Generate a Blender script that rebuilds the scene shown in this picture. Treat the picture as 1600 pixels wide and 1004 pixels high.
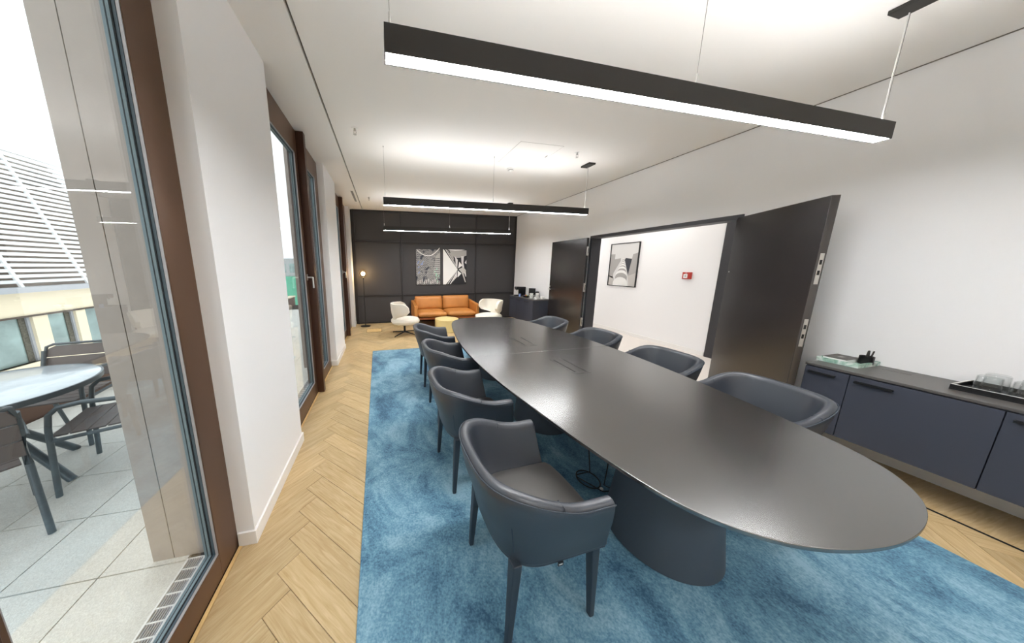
import bpy, bmesh, math, random
from mathutils import Vector, Matrix
random.seed(7)
PI = math.pi
scene = bpy.context.scene
for o in list(bpy.data.objects):
    bpy.data.objects.remove(o, do_unlink=True)
COL = scene.collection

# ------------------------------------------------------------------ camera
FPX, CX, CY = 413.57, 693.51, 488.73
cam_d = bpy.data.cameras.new('camera')
cam = bpy.data.objects.new('camera', cam_d)
COL.objects.link(cam)
cam.location = (0, 0, 1.585)
cam.rotation_euler = (math.radians(90 - 10.051), 0, math.radians(-12.724))
cam_d.sensor_fit = 'HORIZONTAL'
cam_d.sensor_width = 36
cam_d.lens = FPX / 1600 * 36
cam_d.shift_x = (800 - CX) / 1600
cam_d.shift_y = (CY - 502) / 1600
cam_d.clip_start = 0.03
cam_d.clip_end = 300
scene.camera = cam

# ------------------------------------------------------------------ light and exposure
SKY_STRENGTH = 1.45
LAMP_DOWN = 55.0
LAMP_UP = 15.5
CORRIDOR_LIGHT = 3.3
world = bpy.data.worlds.new('overcast_sky')
scene.world = world
world.use_nodes = True
wn = world.node_tree
wn.nodes.clear()
w_out = wn.nodes.new('ShaderNodeOutputWorld')
w_bg = wn.nodes.new('ShaderNodeBackground')
w_tc = wn.nodes.new('ShaderNodeTexCoord')
w_no = wn.nodes.new('ShaderNodeTexNoise')
w_no.inputs['Scale'].default_value = 2.5
w_no.inputs['Detail'].default_value = 4
w_ra = wn.nodes.new('ShaderNodeValToRGB')
w_ra.color_ramp.elements[0].color = (0.80, 0.90, 0.97, 1)
w_ra.color_ramp.elements[1].color = (0.95, 0.98, 1.0, 1)
w_ra.color_ramp.elements[0].position = 0.3
w_ra.color_ramp.elements[1].position = 0.65
wn.links.new(w_tc.outputs['Generated'], w_no.inputs['Vector'])
wn.links.new(w_no.outputs['Fac'], w_ra.inputs['Fac'])
wn.links.new(w_ra.outputs['Color'], w_bg.inputs['Color'])
wn.links.new(w_bg.outputs['Background'], w_out.inputs['Surface'])
w_bg.inputs['Strength'].default_value = SKY_STRENGTH
scene.view_settings.view_transform = 'Standard'
scene.view_settings.look = 'None'
scene.view_settings.exposure = 0.70
scene.view_settings.gamma = 1.0
scene.view_settings.use_curve_mapping = False
scene.cycles.max_bounces = 12
scene.cycles.diffuse_bounces = 8
scene.cycles.transparent_max_bounces = 16
scene.cycles.sample_clamp_indirect = 8

# ------------------------------------------------------------------ materials
def srgb(r, g, b):
    f = lambda c: (c / 255 / 12.92) if c / 255 <= 0.04045 else ((c / 255 + 0.055) / 1.055) ** 2.4
    return (f(r), f(g), f(b), 1)

def new_mat(name):
    m = bpy.data.materials.new(name)
    m.use_nodes = True
    nt = m.node_tree
    return m, nt, nt.nodes['Principled BSDF']

def mat(name, col, rough=0.5, metal=0.0, bump=0.0, bscale=200, var=0.0, vscale=8, spec=None, coords='Object', detail=4, emit=None, estr=0, ior=None):
    m, nt, p = new_mat(name)
    p.inputs['Base Color'].default_value = col
    p.inputs['Roughness'].default_value = rough
    p.inputs['Metallic'].default_value = metal
    if ior is not None:
        p.inputs['IOR'].default_value = ior
    if spec is not None:
        p.inputs['Specular IOR Level'].default_value = spec
    if emit:
        p.inputs['Emission Color'].default_value = emit
        p.inputs['Emission Strength'].default_value = estr
    if bump or var:
        tc = nt.nodes.new('ShaderNodeTexCoord')
    if bump:
        n = nt.nodes.new('ShaderNodeTexNoise')
        n.inputs['Scale'].default_value = bscale
        n.inputs['Detail'].default_value = detail
        b = nt.nodes.new('ShaderNodeBump')
        b.inputs['Strength'].default_value = bump
        b.inputs['Distance'].default_value = 0.01
        nt.links.new(tc.outputs[coords], n.inputs['Vector'])
        nt.links.new(n.outputs['Fac'], b.inputs['Height'])
        nt.links.new(b.outputs['Normal'], p.inputs['Normal'])
    if var:
        n2 = nt.nodes.new('ShaderNodeTexNoise')
        n2.inputs['Scale'].default_value = vscale
        n2.inputs['Detail'].default_value = 6
        r = nt.nodes.new('ShaderNodeValToRGB')
        r.color_ramp.elements[0].position = 0.3
        r.color_ramp.elements[1].position = 0.7
        r.color_ramp.elements[0].color = tuple(c * (1 - var) for c in col[:3]) + (1,)
        r.color_ramp.elements[1].color = tuple(min(1, c * (1 + var)) for c in col[:3]) + (1,)
        nt.links.new(tc.outputs[coords], n2.inputs['Vector'])
        nt.links.new(n2.outputs['Fac'], r.inputs['Fac'])
        nt.links.new(r.outputs['Color'], p.inputs['Base Color'])
    return m

M = {}
M['wall'] = mat('white_plaster', srgb(241, 240, 240), 0.85, bump=0.03, bscale=60)
M['ceil'] = mat('ceiling_paint', srgb(243, 240, 236), 0.9, bump=0.02, bscale=60)
M['skirt'] = mat('white_lacquer', srgb(238, 236, 233), 0.45)
M['dark'] = mat('dark_gap', (0.006, 0.006, 0.006, 1), 0.8)
M['slot'] = mat('slot_grey', srgb(120, 114, 104), 0.7)
M['bronze'] = mat('bronze_window_frame', srgb(104, 78, 60), 0.36, metal=0.45, var=0.06, vscale=3)
M['bronze_dark'] = mat('bronze_post', srgb(68, 40, 26), 0.4, metal=0.2)
M['bead'] = mat('glazing_bead_grey', srgb(165, 160, 160), 0.4, metal=0.3)
M['gasket'] = mat('blue_grey_gasket', srgb(66, 80, 88), 0.5)
M['gasket_dark'] = mat('black_gasket', srgb(22, 24, 26), 0.6)
M['spacer'] = mat('spacer_bar', srgb(116, 132, 138), 0.45, metal=0.2, bump=0.3, bscale=300)
M['steel'] = mat('brushed_steel', srgb(205, 203, 200), 0.3, metal=0.9)
M['chrome'] = mat('chrome', srgb(225, 225, 225), 0.12, metal=1)
M['panel'] = mat('charcoal_wall_panel', srgb(60, 58, 59), 0.6, bump=0.02, bscale=400)
M['batten'] = mat('charcoal_batten', srgb(44, 41, 42), 0.45)
M['door'] = mat('black_door_veneer', srgb(40, 36, 36), 0.24, bump=0.01, bscale=200, ior=1.9)
M['doorframe'] = mat('black_door_frame', srgb(50, 50, 54), 0.45)
M['cab'] = mat('charcoal_cabinet_front', srgb(62, 65, 76), 0.42, bump=0.015, bscale=300)
M['cabtop'] = mat('charcoal_cabinet_top', srgb(84, 81, 79), 0.36)
M['handle'] = mat('black_handle', srgb(20, 20, 22), 0.4)
M['tabletop'] = mat('black_stained_table', srgb(30, 28, 27), 0.24, ior=2.9)
M['tableedge'] = mat('black_table_edge', srgb(34, 31, 30), 0.45)
M['tablebase'] = mat('dark_lacquered_base', srgb(66, 74, 84), 0.5, bump=0.01, bscale=100)
M['leather'] = mat('black_leather_rug_bounce', srgb(46, 51, 60), 0.40, bump=0.05, bscale=450, ior=1.75)  # blue light bouncing off the rug is mixed into this black
M['leather_in'] = mat('black_leather_seat_lit', srgb(66, 63, 61), 0.40, bump=0.05, bscale=450, ior=2.4)  # lighter copy of the leather, the seat's highlight put into its colour
M['legleather'] = mat('black_leg_leather_rug_bounce', srgb(48, 57, 68), 0.5)  # black with the rug's blue reflection painted into the base colour
M['lamp'] = mat('black_anodised_lamp', srgb(40, 37, 35), 0.45)
M['cable'] = mat('steel_cable', srgb(150, 146, 142), 0.4, metal=0.6)
M['blackcable'] = mat('black_cable', srgb(16, 16, 18), 0.45)
M['white'] = mat('white_plastic', srgb(240, 239, 236), 0.4)
M['porcelain'] = mat('white_porcelain', srgb(240, 239, 236), 0.15)
M['blackplastic'] = mat('black_plastic', srgb(16, 16, 18), 0.3)
M['cognac'] = mat('cognac_leather', srgb(190, 126, 62), 0.42, bump=0.08, bscale=260, var=0.08, vscale=5)
M['cognac_dark'] = mat('cognac_frame', srgb(150, 84, 40), 0.5)
M['cream'] = mat('cream_leather', srgb(232, 226, 214), 0.5, bump=0.04, bscale=300)
M['darkmetal'] = mat('dark_metal', srgb(38, 40, 44), 0.4, metal=0.5)
M['drum'] = mat('yellow_lacquer', srgb(226, 208, 150), 0.35)
M['stone'] = mat('grey_stone_cladding', srgb(166, 155, 146), 0.5, bump=0.05, bscale=80, var=0.05, vscale=14)
M['joint'] = mat('stone_joint', srgb(60, 54, 48), 0.9)
M['parapet'] = mat('brown_parapet', srgb(110, 84, 70), 0.7)
M['outmetal'] = mat('grey_garden_metal', srgb(86, 94, 98), 0.35, metal=0.3)
M['outslat'] = mat('grey_brown_slat', srgb(104, 94, 90), 0.5)
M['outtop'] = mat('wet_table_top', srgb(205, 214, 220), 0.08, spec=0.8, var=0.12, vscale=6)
M['facade'] = mat('beige_facade', srgb(232, 218, 190), 0.8, var=0.03, vscale=1)
M['facadeglass'] = mat('facade_window_glass', srgb(140, 160, 155), 0.12, spec=0.8, var=0.3, vscale=2)
M['facadedark'] = mat('facade_dark_strip', srgb(84, 72, 62), 0.7)
M['hedge'] = mat('dark_mullion', srgb(96, 92, 80), 0.8, var=0.4, vscale=30)
M['gutter'] = mat('grey_gutter', srgb(170, 172, 176), 0.5)
M['slat'] = mat('white_louvre', srgb(236, 238, 238), 0.5)
M['roofback'] = mat('roof_behind_louvre', srgb(160, 148, 138), 0.8, var=0.35, vscale=0.9)
M['green'] = mat('green_copper', srgb(96, 170, 140), 0.6)
M['farwall'] = mat('far_building', srgb(170, 172, 170), 0.8)
M['corrfloor'] = mat('corridor_carpet', srgb(226, 219, 212), 0.9, bump=0.1, bscale=300)
M['red'] = mat('red_plastic', srgb(178, 46, 34), 0.4)
M['paper'] = mat('paper_white', srgb(236, 235, 232), 0.8)
M['print_l'] = mat('print_light_grey', srgb(214, 213, 211), 0.7)
M['print_m'] = mat('print_mid_grey', srgb(168, 165, 162), 0.7)
M['print_b'] = mat('print_pale_stone', srgb(192, 188, 183), 0.7)
M['print_d'] = mat('print_dark', srgb(52, 54, 60), 0.6)
M['print_k'] = mat('print_black', srgb(22, 24, 30), 0.5)
M['marker'] = mat('dark_pen', srgb(44, 40, 38), 0.5)
M['bookcover'] = mat('dark_book_cover', srgb(78, 74, 70), 0.5)
M['yellowpack'] = mat('yellow_packet', srgb(230, 180, 40), 0.5)
M['redpack'] = mat('red_packet', srgb(200, 60, 50), 0.5)
M['greenpack'] = mat('mint_packet', srgb(150, 205, 180), 0.5)
M['bluepack'] = mat('blue_packet', srgb(130, 150, 200), 0.5)
M['warm'] = mat('warm_bulb', (1, 0.8, 0.5, 1), 0.5, emit=(1.0, 0.72, 0.38, 1), estr=100)
M['led'] = mat('led_diffuser', (0.9, 0.9, 0.9, 1), 0.5, emit=(0.985, 0.99, 1.0, 1), estr=LAMP_DOWN)
M['led_up'] = mat('led_uplight', (0.9, 0.9, 0.9, 1), 0.5, emit=(0.985, 0.99, 1.0, 1), estr=LAMP_UP)
M['corrfill'] = mat('added_corridor_glow', (0.9, 0.9, 0.9, 1), 0.5, emit=(1.0, 0.98, 0.95, 1), estr=CORRIDOR_LIGHT)  # glow of the added, unseen corridor panels

def glass_mat(name, tint=(1, 1, 1, 1), ior=1.5, rough=0.0):
    m = bpy.data.materials.new(name)
    m.use_nodes = True
    nt = m.node_tree
    nt.nodes.clear()
    out = nt.nodes.new('ShaderNodeOutputMaterial')
    mix = nt.nodes.new('ShaderNodeMixShader')
    tr = nt.nodes.new('ShaderNodeBsdfTransparent')
    tr.inputs['Color'].default_value = tint
    gl = nt.nodes.new('ShaderNodeBsdfGlossy')
    gl.inputs['Roughness'].default_value = rough
    lw = nt.nodes.new('ShaderNodeLayerWeight')
    lw.inputs['Blend'].default_value = 0.5
    pw = nt.nodes.new('ShaderNodeMath'); pw.operation = 'POWER'; pw.inputs[1].default_value = 5.0
    fr = nt.nodes.new('ShaderNodeMath'); fr.operation = 'MULTIPLY_ADD'
    f0 = ((ior - 1) / (ior + 1)) ** 2
    fr.inputs[1].default_value = 1 - f0; fr.inputs[2].default_value = f0
    nt.links.new(lw.outputs['Facing'], pw.inputs[0])
    nt.links.new(pw.outputs[0], fr.inputs[0])
    nt.links.new(fr.outputs[0], mix.inputs[0])
    nt.links.new(tr.outputs[0], mix.inputs[1])
    nt.links.new(gl.outputs[0], mix.inputs[2])
    nt.links.new(mix.outputs[0], out.inputs['Surface'])
    return m
M['glass'] = glass_mat('window_glass', (0.97, 0.985, 0.98, 1), 2.05)
M['clear'] = glass_mat('drinking_glass', (0.96, 0.97, 0.97, 1), 1.5)
M['globe'] = glass_mat('smoked_globe', (0.95, 0.88, 0.78, 1), 1.45)

def wood_mat():
    m, nt, p = new_mat('oak_plank')
    tc = nt.nodes.new('ShaderNodeTexCoord')
    oi = nt.nodes.new('ShaderNodeObjectInfo')
    mp = nt.nodes.new('ShaderNodeMapping')
    mp.inputs['Scale'].default_value = (1.6, 22, 1)
    add = nt.nodes.new('ShaderNodeVectorMath'); add.operation = 'ADD'
    mul = nt.nodes.new('ShaderNodeVectorMath'); mul.operation = 'SCALE'; mul.inputs['Scale'].default_value = 60
    comb = nt.nodes.new('ShaderNodeCombineXYZ')
    nt.links.new(oi.outputs['Random'], comb.inputs['X'])
    nt.links.new(oi.outputs['Random'], comb.inputs['Y'])
    nt.links.new(comb.outputs[0], mul.inputs[0])
    nt.links.new(tc.outputs['Object'], add.inputs[0])
    nt.links.new(mul.outputs[0], add.inputs[1])
    nt.links.new(add.outputs[0], mp.inputs['Vector'])
    n = nt.nodes.new('ShaderNodeTexNoise')
    n.inputs['Scale'].default_value = 3
    n.inputs['Detail'].default_value = 8
    n.inputs['Distortion'].default_value = 1.2
    nt.links.new(mp.outputs[0], n.inputs['Vector'])
    r = nt.nodes.new('ShaderNodeValToRGB')
    r.color_ramp.elements[0].position = 0.28
    r.color_ramp.elements[1].position = 0.72
    r.color_ramp.elements[0].color = srgb(184, 155, 108)
    r.color_ramp.elements[1].color = srgb(212, 188, 146)
    nt.links.new(n.outputs['Fac'], r.inputs['Fac'])
    hsv = nt.nodes.new('ShaderNodeHueSaturation')
    mr = nt.nodes.new('ShaderNodeMapRange')
    mr.inputs['To Min'].default_value = 0.84
    mr.inputs['To Max'].default_value = 1.06
    nt.links.new(oi.outputs['Random'], mr.inputs['Value'])
    nt.links.new(mr.outputs[0], hsv.inputs['Value'])
    nt.links.new(r.outputs['Color'], hsv.inputs['Color'])
    nt.links.new(hsv.outputs['Color'], p.inputs['Base Color'])
    p.inputs['Roughness'].default_value = 0.42
    b = nt.nodes.new('ShaderNodeBump'); b.inputs['Strength'].default_value = 0.08; b.inputs['Distance'].default_value = 0.004
    nt.links.new(n.outputs['Fac'], b.inputs['Height'])
    nt.links.new(b.outputs['Normal'], p.inputs['Normal'])
    return m
M['oak'] = wood_mat()
M['oakstrip'] = mat('oak_strip', srgb(222, 188, 128), 0.45, var=0.1, vscale=20)

def rug_mat():
    m, nt, p = new_mat('blue_viscose_rug')
    tc = nt.nodes.new('ShaderNodeTexCoord')
    mp = nt.nodes.new('ShaderNodeMapping'); mp.inputs['Scale'].default_value = (1.0, 0.75, 1)
    big = nt.nodes.new('ShaderNodeTexNoise'); big.inputs['Scale'].default_value = 2.6; big.inputs['Detail'].default_value = 10; big.inputs['Roughness'].default_value = 0.72; big.inputs['Distortion'].default_value = 0.6
    fine = nt.nodes.new('ShaderNodeTexNoise'); fine.inputs['Scale'].default_value = 110; fine.inputs['Detail'].default_value = 4
    nt.links.new(tc.outputs['Object'], mp.inputs['Vector'])
    nt.links.new(mp.outputs[0], big.inputs['Vector'])
    nt.links.new(tc.outputs['Object'], fine.inputs['Vector'])
    mix = nt.nodes.new('ShaderNodeMath'); mix.operation = 'MULTIPLY_ADD'; mix.inputs[1].default_value = 0.35; 
    nt.links.new(fine.outputs['Fac'], mix.inputs[0])
    nt.links.new(big.outputs['Fac'], mix.inputs[2])
    r = nt.nodes.new('ShaderNodeValToRGB')
    r.color_ramp.elements[0].position = 0.52
    r.color_ramp.elements[0].color = srgb(48, 88, 116)
    e = r.color_ramp.elements.new(0.66); e.color = srgb(94, 140, 164)
    r.color_ramp.elements[-1].position = 0.80
    r.color_ramp.elements[-1].color = srgb(140, 178, 196)
    nt.links.new(mix.outputs[0], r.inputs['Fac'])
    nt.links.new(r.outputs['Color'], p.inputs['Base Color'])
    p.inputs['Roughness'].default_value = 0.75
    p.inputs['Sheen Weight'].default_value = 0.35
    p.inputs['Sheen Roughness'].default_value = 0.4
    p.inputs['Sheen Tint'].default_value = srgb(190, 205, 215)
    b = nt.nodes.new('ShaderNodeBump'); b.inputs['Strength'].default_value = 0.5; b.inputs['Distance'].default_value = 0.01
    nt.links.new(mix.outputs[0], b.inputs['Height'])
    nt.links.new(b.outputs['Normal'], p.inputs['Normal'])
    return m
M['rug'] = rug_mat()

def tile_mat():
    m, nt, p = new_mat('washed_concrete_tile')
    tc = nt.nodes.new('ShaderNodeTexCoord')
    v = nt.nodes.new('ShaderNodeTexVoronoi'); v.inputs['Scale'].default_value = 110
    nt.links.new(tc.outputs['Object'], v.inputs['Vector'])
    n = nt.nodes.new('ShaderNodeTexNoise'); n.inputs['Scale'].default_value = 3
    nt.links.new(tc.outputs['Object'], n.inputs['Vector'])
    r = nt.nodes.new('ShaderNodeValToRGB')
    r.color_ramp.elements[0].color = srgb(196, 194, 186); r.color_ramp.elements[1].color = srgb(232, 231, 224)
    nt.links.new(v.outputs['Color'], r.inputs['Fac'])
    hs = nt.nodes.new('ShaderNodeHueSaturation')
    mr = nt.nodes.new('ShaderNodeMapRange'); mr.inputs['To Min'].default_value = 0.9; mr.inputs['To Max'].default_value = 1.08
    nt.links.new(n.outputs['Fac'], mr.inputs['Value']); nt.links.new(mr.outputs[0], hs.inputs['Value'])
    nt.links.new(r.outputs['Color'], hs.inputs['Color'])
    nt.links.new(hs.outputs['Color'], p.inputs['Base Color'])
    p.inputs['Roughness'].default_value = 0.55
    b = nt.nodes.new('ShaderNodeBump'); b.inputs['Strength'].default_value = 0.3; b.inputs['Distance'].default_value = 0.003
    nt.links.new(v.outputs['Distance'], b.inputs['Height']); nt.links.new(b.outputs['Normal'], p.inputs['Normal'])
    return m
M['tile'] = tile_mat()

def marble_mat(name, c0, c1, c2, scale):
    m, nt, p = new_mat(name)
    tc = nt.nodes.new('ShaderNodeTexCoord')
    n = nt.nodes.new('ShaderNodeTexNoise'); n.inputs['Scale'].default_value = scale; n.inputs['Detail'].default_value = 8; n.inputs['Distortion'].default_value = 2.0
    nt.links.new(tc.outputs['Object'], n.inputs['Vector'])
    r = nt.nodes.new('ShaderNodeValToRGB')
    r.color_ramp.elements[0].position = 0.35; r.color_ramp.elements[0].color = c0
    e = r.color_ramp.elements.new(0.5); e.color = c1
    r.color_ramp.elements[-1].position = 0.62; r.color_ramp.elements[-1].color = c2
    nt.links.new(n.outputs['Fac'], r.inputs['Fac']); nt.links.new(r.outputs['Color'], p.inputs['Base Color'])
    p.inputs['Roughness'].default_value = 0.2
    return m
M['marble'] = marble_mat('green_marble', srgb(120, 164, 146), srgb(180, 208, 195), srgb(222, 232, 226), 9)

def art_mat():
    m, nt, p = new_mat('facade_photo_print')
    tc = nt.nodes.new('ShaderNodeTexCoord')
    n0 = nt.nodes.new('ShaderNodeTexNoise'); n0.inputs['Scale'].default_value = 3
    nt.links.new(tc.outputs['Object'], n0.inputs['Vector'])
    ad = nt.nodes.new('ShaderNodeVectorMath'); ad.operation = 'MULTIPLY_ADD'; ad.inputs[1].default_value = (0.12, 0.12, 0.12)
    nt.links.new(n0.outputs['Color'], ad.inputs[0]); nt.links.new(tc.outputs['Object'], ad.inputs[2])
    mp = nt.nodes.new('ShaderNodeMapping'); mp.inputs['Rotation'].default_value = (PI / 2, 0.45, 0); mp.inputs['Scale'].default_value = (1, 1, 1)
    nt.links.new(ad.outputs[0], mp.inputs['Vector'])
    br = nt.nodes.new('ShaderNodeTexBrick'); br.inputs['Scale'].default_value = 9
    br.inputs['Color1'].default_value = srgb(112, 110, 108); br.inputs['Color2'].default_value = srgb(70, 70, 74); br.inputs['Mortar'].default_value = srgb(225, 225, 222)
    br.inputs['Mortar Size'].default_value = 0.018
    nt.links.new(mp.outputs[0], br.inputs['Vector'])
    n1 = nt.nodes.new('ShaderNodeTexNoise'); n1.inputs['Scale'].default_value = 5; n1.inputs['Detail'].default_value = 5
    nt.links.new(tc.outputs['Object'], n1.inputs['Vector'])
    r = nt.nodes.new('ShaderNodeValToRGB'); r.color_ramp.elements[0].position = 0.56; r.color_ramp.elements[1].position = 0.62
    nt.links.new(n1.outputs['Fac'], r.inputs['Fac'])
    mx = nt.nodes.new('ShaderNodeMix'); mx.data_type = 'RGBA'
    nt.links.new(r.outputs['Color'], mx.inputs[0])
    nt.links.new(br.outputs['Color'], mx.inputs[6])
    mx.inputs[7].default_value = srgb(38, 44, 60)
    nt.links.new(mx.outputs[2], p.inputs['Base Color'])
    p.inputs['Roughness'].default_value = 0.5
    return m
M['art1'] = art_mat()

# ------------------------------------------------------------------ mesh helpers
class MB:
    def __init__(s):
        s.v = []; s.f = []
    def add(s, vs, fs):
        n = len(s.v)
        s.v += [tuple(v) for v in vs]
        s.f += [tuple(i + n for i in f) for f in fs]
        return s
    def box(s, x0, x1, y0, y1, z0, z1):
        vs = [(x0, y0, z0), (x1, y0, z0), (x1, y1, z0), (x0, y1, z0), (x0, y0, z1), (x1, y0, z1), (x1, y1, z1), (x0, y1, z1)]
        return s.add(vs, [(0, 3, 2, 1), (4, 5, 6, 7), (0, 1, 5, 4), (1, 2, 6, 5), (2, 3, 7, 6), (3, 0, 4, 7)])
    def prism(s, poly, z0, z1):
        n = len(poly)
        vs = [(x, y, z0) for x, y in poly] + [(x, y, z1) for x, y in poly]
        fs = [tuple(range(n - 1, -1, -1)), tuple(range(n, 2 * n))] + [(i, (i + 1) % n, n + (i + 1) % n, n + i) for i in range(n)]
        return s.add(vs, fs)
    def lathe(s, prof, seg=32, c=(0, 0), cap=True):
        n = len(prof); vs = []; fs = []
        for k in range(seg):
            a = 2 * PI * k / seg
            for r, z in prof:
                vs.append((c[0] + r * math.cos(a), c[1] + r * math.sin(a), z))
        for k in range(seg):
            k2 = (k + 1) % seg
            for i in range(n - 1):
                fs.append((k * n + i, k2 * n + i, k2 * n + i + 1, k * n + i + 1))
        if cap and prof[0][0] > 1e-5:
            fs.append(tuple(k * n for k in range(seg - 1, -1, -1)))
        if cap and prof[-1][0] > 1e-5:
            fs.append(tuple(k * n + n - 1 for k in range(seg)))
        return s.add(vs, fs)
    def tube(s, path, r, seg=8, rs=None):
        path = [Vector(p) for p in path]
        n = len(path); vs = []; fs = []
        ref = Vector((0, 0, 1))
        for i, p in enumerate(path):
            t = (path[min(i + 1, n - 1)] - path[max(i - 1, 0)]).normalized()
            a = t.cross(ref)
            if a.length < 1e-3:
                a = t.cross(Vector((1, 0, 0)))
            a.normalize(); b = t.cross(a).normalized()
            rr = rs[i] if rs else r
            for k in range(seg):
                th = 2 * PI * k / seg
                vs.append(p + a * (rr * math.cos(th)) + b * (rr * math.sin(th)))
        for i in range(n - 1):
            for k in range(seg):
                k2 = (k + 1) % seg
                fs.append((i * seg + k, i * seg + k2, (i + 1) * seg + k2, (i + 1) * seg + k))
        fs.append(tuple(range(seg - 1, -1, -1))); fs.append(tuple((n - 1) * seg + k for k in range(seg)))
        return s.add(vs, fs)
    def bar(s, p0, p1, w0, w1=None, d0=None, d1=None):
        """rectangular bar between two points, tapered"""
        w1 = w1 or w0; d0 = d0 or w0; d1 = d1 or w1
        vs = []
        for p, w, d in ((p0, w0, d0), (p1, w1, d1)):
            vs += [(p[0] - w / 2, p[1] - d / 2, p[2]), (p[0] + w / 2, p[1] - d / 2, p[2]), (p[0] + w / 2, p[1] + d / 2, p[2]), (p[0] - w / 2, p[1] + d / 2, p[2])]
        return s.add(vs, [(0, 3, 2, 1), (4, 5, 6, 7), (0, 1, 5, 4), (1, 2, 6, 5), (2, 3, 7, 6), (3, 0, 4, 7)])
    def rings(s, rings, cap=True, closed=True):
        n = len(rings[0]); vs = [p for r in rings for p in r]; fs = []
        for i in range(len(rings) - 1):
            for k in range(n if closed else n - 1):
                k2 = (k + 1) % n
                fs.append((i * n + k, i * n + k2, (i + 1) * n + k2, (i + 1) * n + k))
        if cap:
            fs.append(tuple(range(n - 1, -1, -1))); fs.append(tuple((len(rings) - 1) * n + k for k in range(n)))
        return s.add(vs, fs)
    def mesh(s, name, m, smooth=False):
        me = bpy.data.meshes.new(name)
        me.from_pydata(s.v, [], s.f)
        bm = bmesh.new(); bm.from_mesh(me)
        bmesh.ops.recalc_face_normals(bm, faces=bm.faces)
        bm.to_mesh(me); bm.free()
        if m is not None:
            me.materials.append(m)
        if smooth:
            me.polygons.foreach_set('use_smooth', [True] * len(me.polygons))
        me.update()
        return me
    def build(s, name, m, parent=None, smooth=False, bevel=0, bseg=2, subsurf=0, loc=None, rot=None):
        o = bpy.data.objects.new(name, s.mesh(name, m, smooth or subsurf > 0))
        COL.objects.link(o)
        if parent is not None:
            o.parent = parent
        if loc is not None: o.location = loc
        if rot is not None: o.rotation_euler = rot
        if bevel:
            b = o.modifiers.new('bevel', 'BEVEL'); b.width = bevel; b.segments = bseg; b.limit_method = 'ANGLE'; b.angle_limit = math.radians(40)
            if not smooth and not subsurf:
                o.data.polygons.foreach_set('use_smooth', [True] * len(o.data.polygons))
                w = o.modifiers.new('wn', 'WEIGHTED_NORMAL'); w.keep_sharp = True
        if subsurf:
            b = o.modifiers.new('sub', 'SUBSURF'); b.levels = subsurf; b.render_levels = subsurf
        if smooth and not subsurf:
            a = o.data
            a.set_sharp_from_angle(angle=math.radians(38))
        return o

def empty(name, loc=(0, 0, 0), rz=0):
    o = bpy.data.objects.new(name, None)
    o.empty_display_size = 0.1
    COL.objects.link(o)
    o.location = loc; o.rotation_euler = (0, 0, rz)
    return o
def tag(o, label, cat, group=None):
    o['label'] = label; o['category'] = cat
    if group: o['group'] = group
    return o
def struct(o, label=None, cat=None):
    o['kind'] = 'structure'
    if label: o['label'] = label
    if cat: o['category'] = cat
    return o
def copy_tree(o, parent=None):
    c = o.copy(); COL.objects.link(c); c.parent = parent
    for ch in list(o.children):
        copy_tree(ch, c)
    return c
def B(x0, x1, y0, y1, z0, z1):
    return MB().box(x0, x1, y0, y1, z0, z1)

# ------------------------------------------------------------------ room dimensions
XL, XF, XR = -0.785, -0.872, 3.91      # pier face, window frame face, right wall
YB, YN, ZC = 7.53, -3.20, 3.03         # back wall, near wall, ceiling
XO = -1.28                             # outer face of the facade piers

# ------------------------------------------------------------------ floor: herringbone oak
floor = struct(B(-0.97, 4.09, YN - 0.1, YB + 0.1, -0.06, -0.012).build('floor', M['dark']), 'pale oak herringbone parquet floor around the blue rug', 'floor')
PW, PL = 0.13, 0.687
plank_me = MB().box(0, PL - 0.0022, 0, PW - 0.0022, -0.012, 0)
pm = plank_me.mesh('plank', M['oak'])
bmx = bmesh.new(); bmx.from_mesh(pm)
bmesh.ops.bevel(bmx, geom=[e for e in bmx.edges if all(v.co.z > -0.001 for v in e.verts)], offset=0.0012, segments=1, affect='EDGES')
bmx.to_mesh(pm); bmx.free()
OX, OY = -0.512, 1.385
def uv2w(u, v):
    return OX + (u - v) / math.sqrt(2), OY - (u + v) / math.sqrt(2)
RUGX0, RUGX1, RUGY1 = -0.21, 3.04, 4.96
planks = []
for col in range(-9, 10):
    for i in range(-90, 90):
        for kind in (0, 1):
            u0 = i * PW + col * (PL + PW); v0 = i * PW - col * (PL - PW)
            if kind == 0: u, v, du, dv = u0, v0, PL, PW
            else: u, v, du, dv = u0 - PW, v0, PW, PL
            cs = [uv2w(u + a * du, v + b * dv) for a in (0, 1) for b in (0, 1)]
            xs = [c[0] for c in cs]; ys = [c[1] for c in cs]
            if max(xs) < -0.87 or min(xs) > 3.91 or max(ys) < YN or min(ys) > YB: continue
            cx_, cy_ = sum(xs) / 4, sum(ys) / 4
            under = min(xs) > RUGX0 + 0.05 and max(xs) < RUGX1 - 0.05 and max(ys) < RUGY1 - 0.05
            seen = (not under) and cy_ > 0.1
            prio = (0 if seen else 1, math.hypot(cx_, cy_))
            planks.append((prio, kind, u, v, cs, xs, ys))
planks.sort(key=lambda t: t[0])
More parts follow.
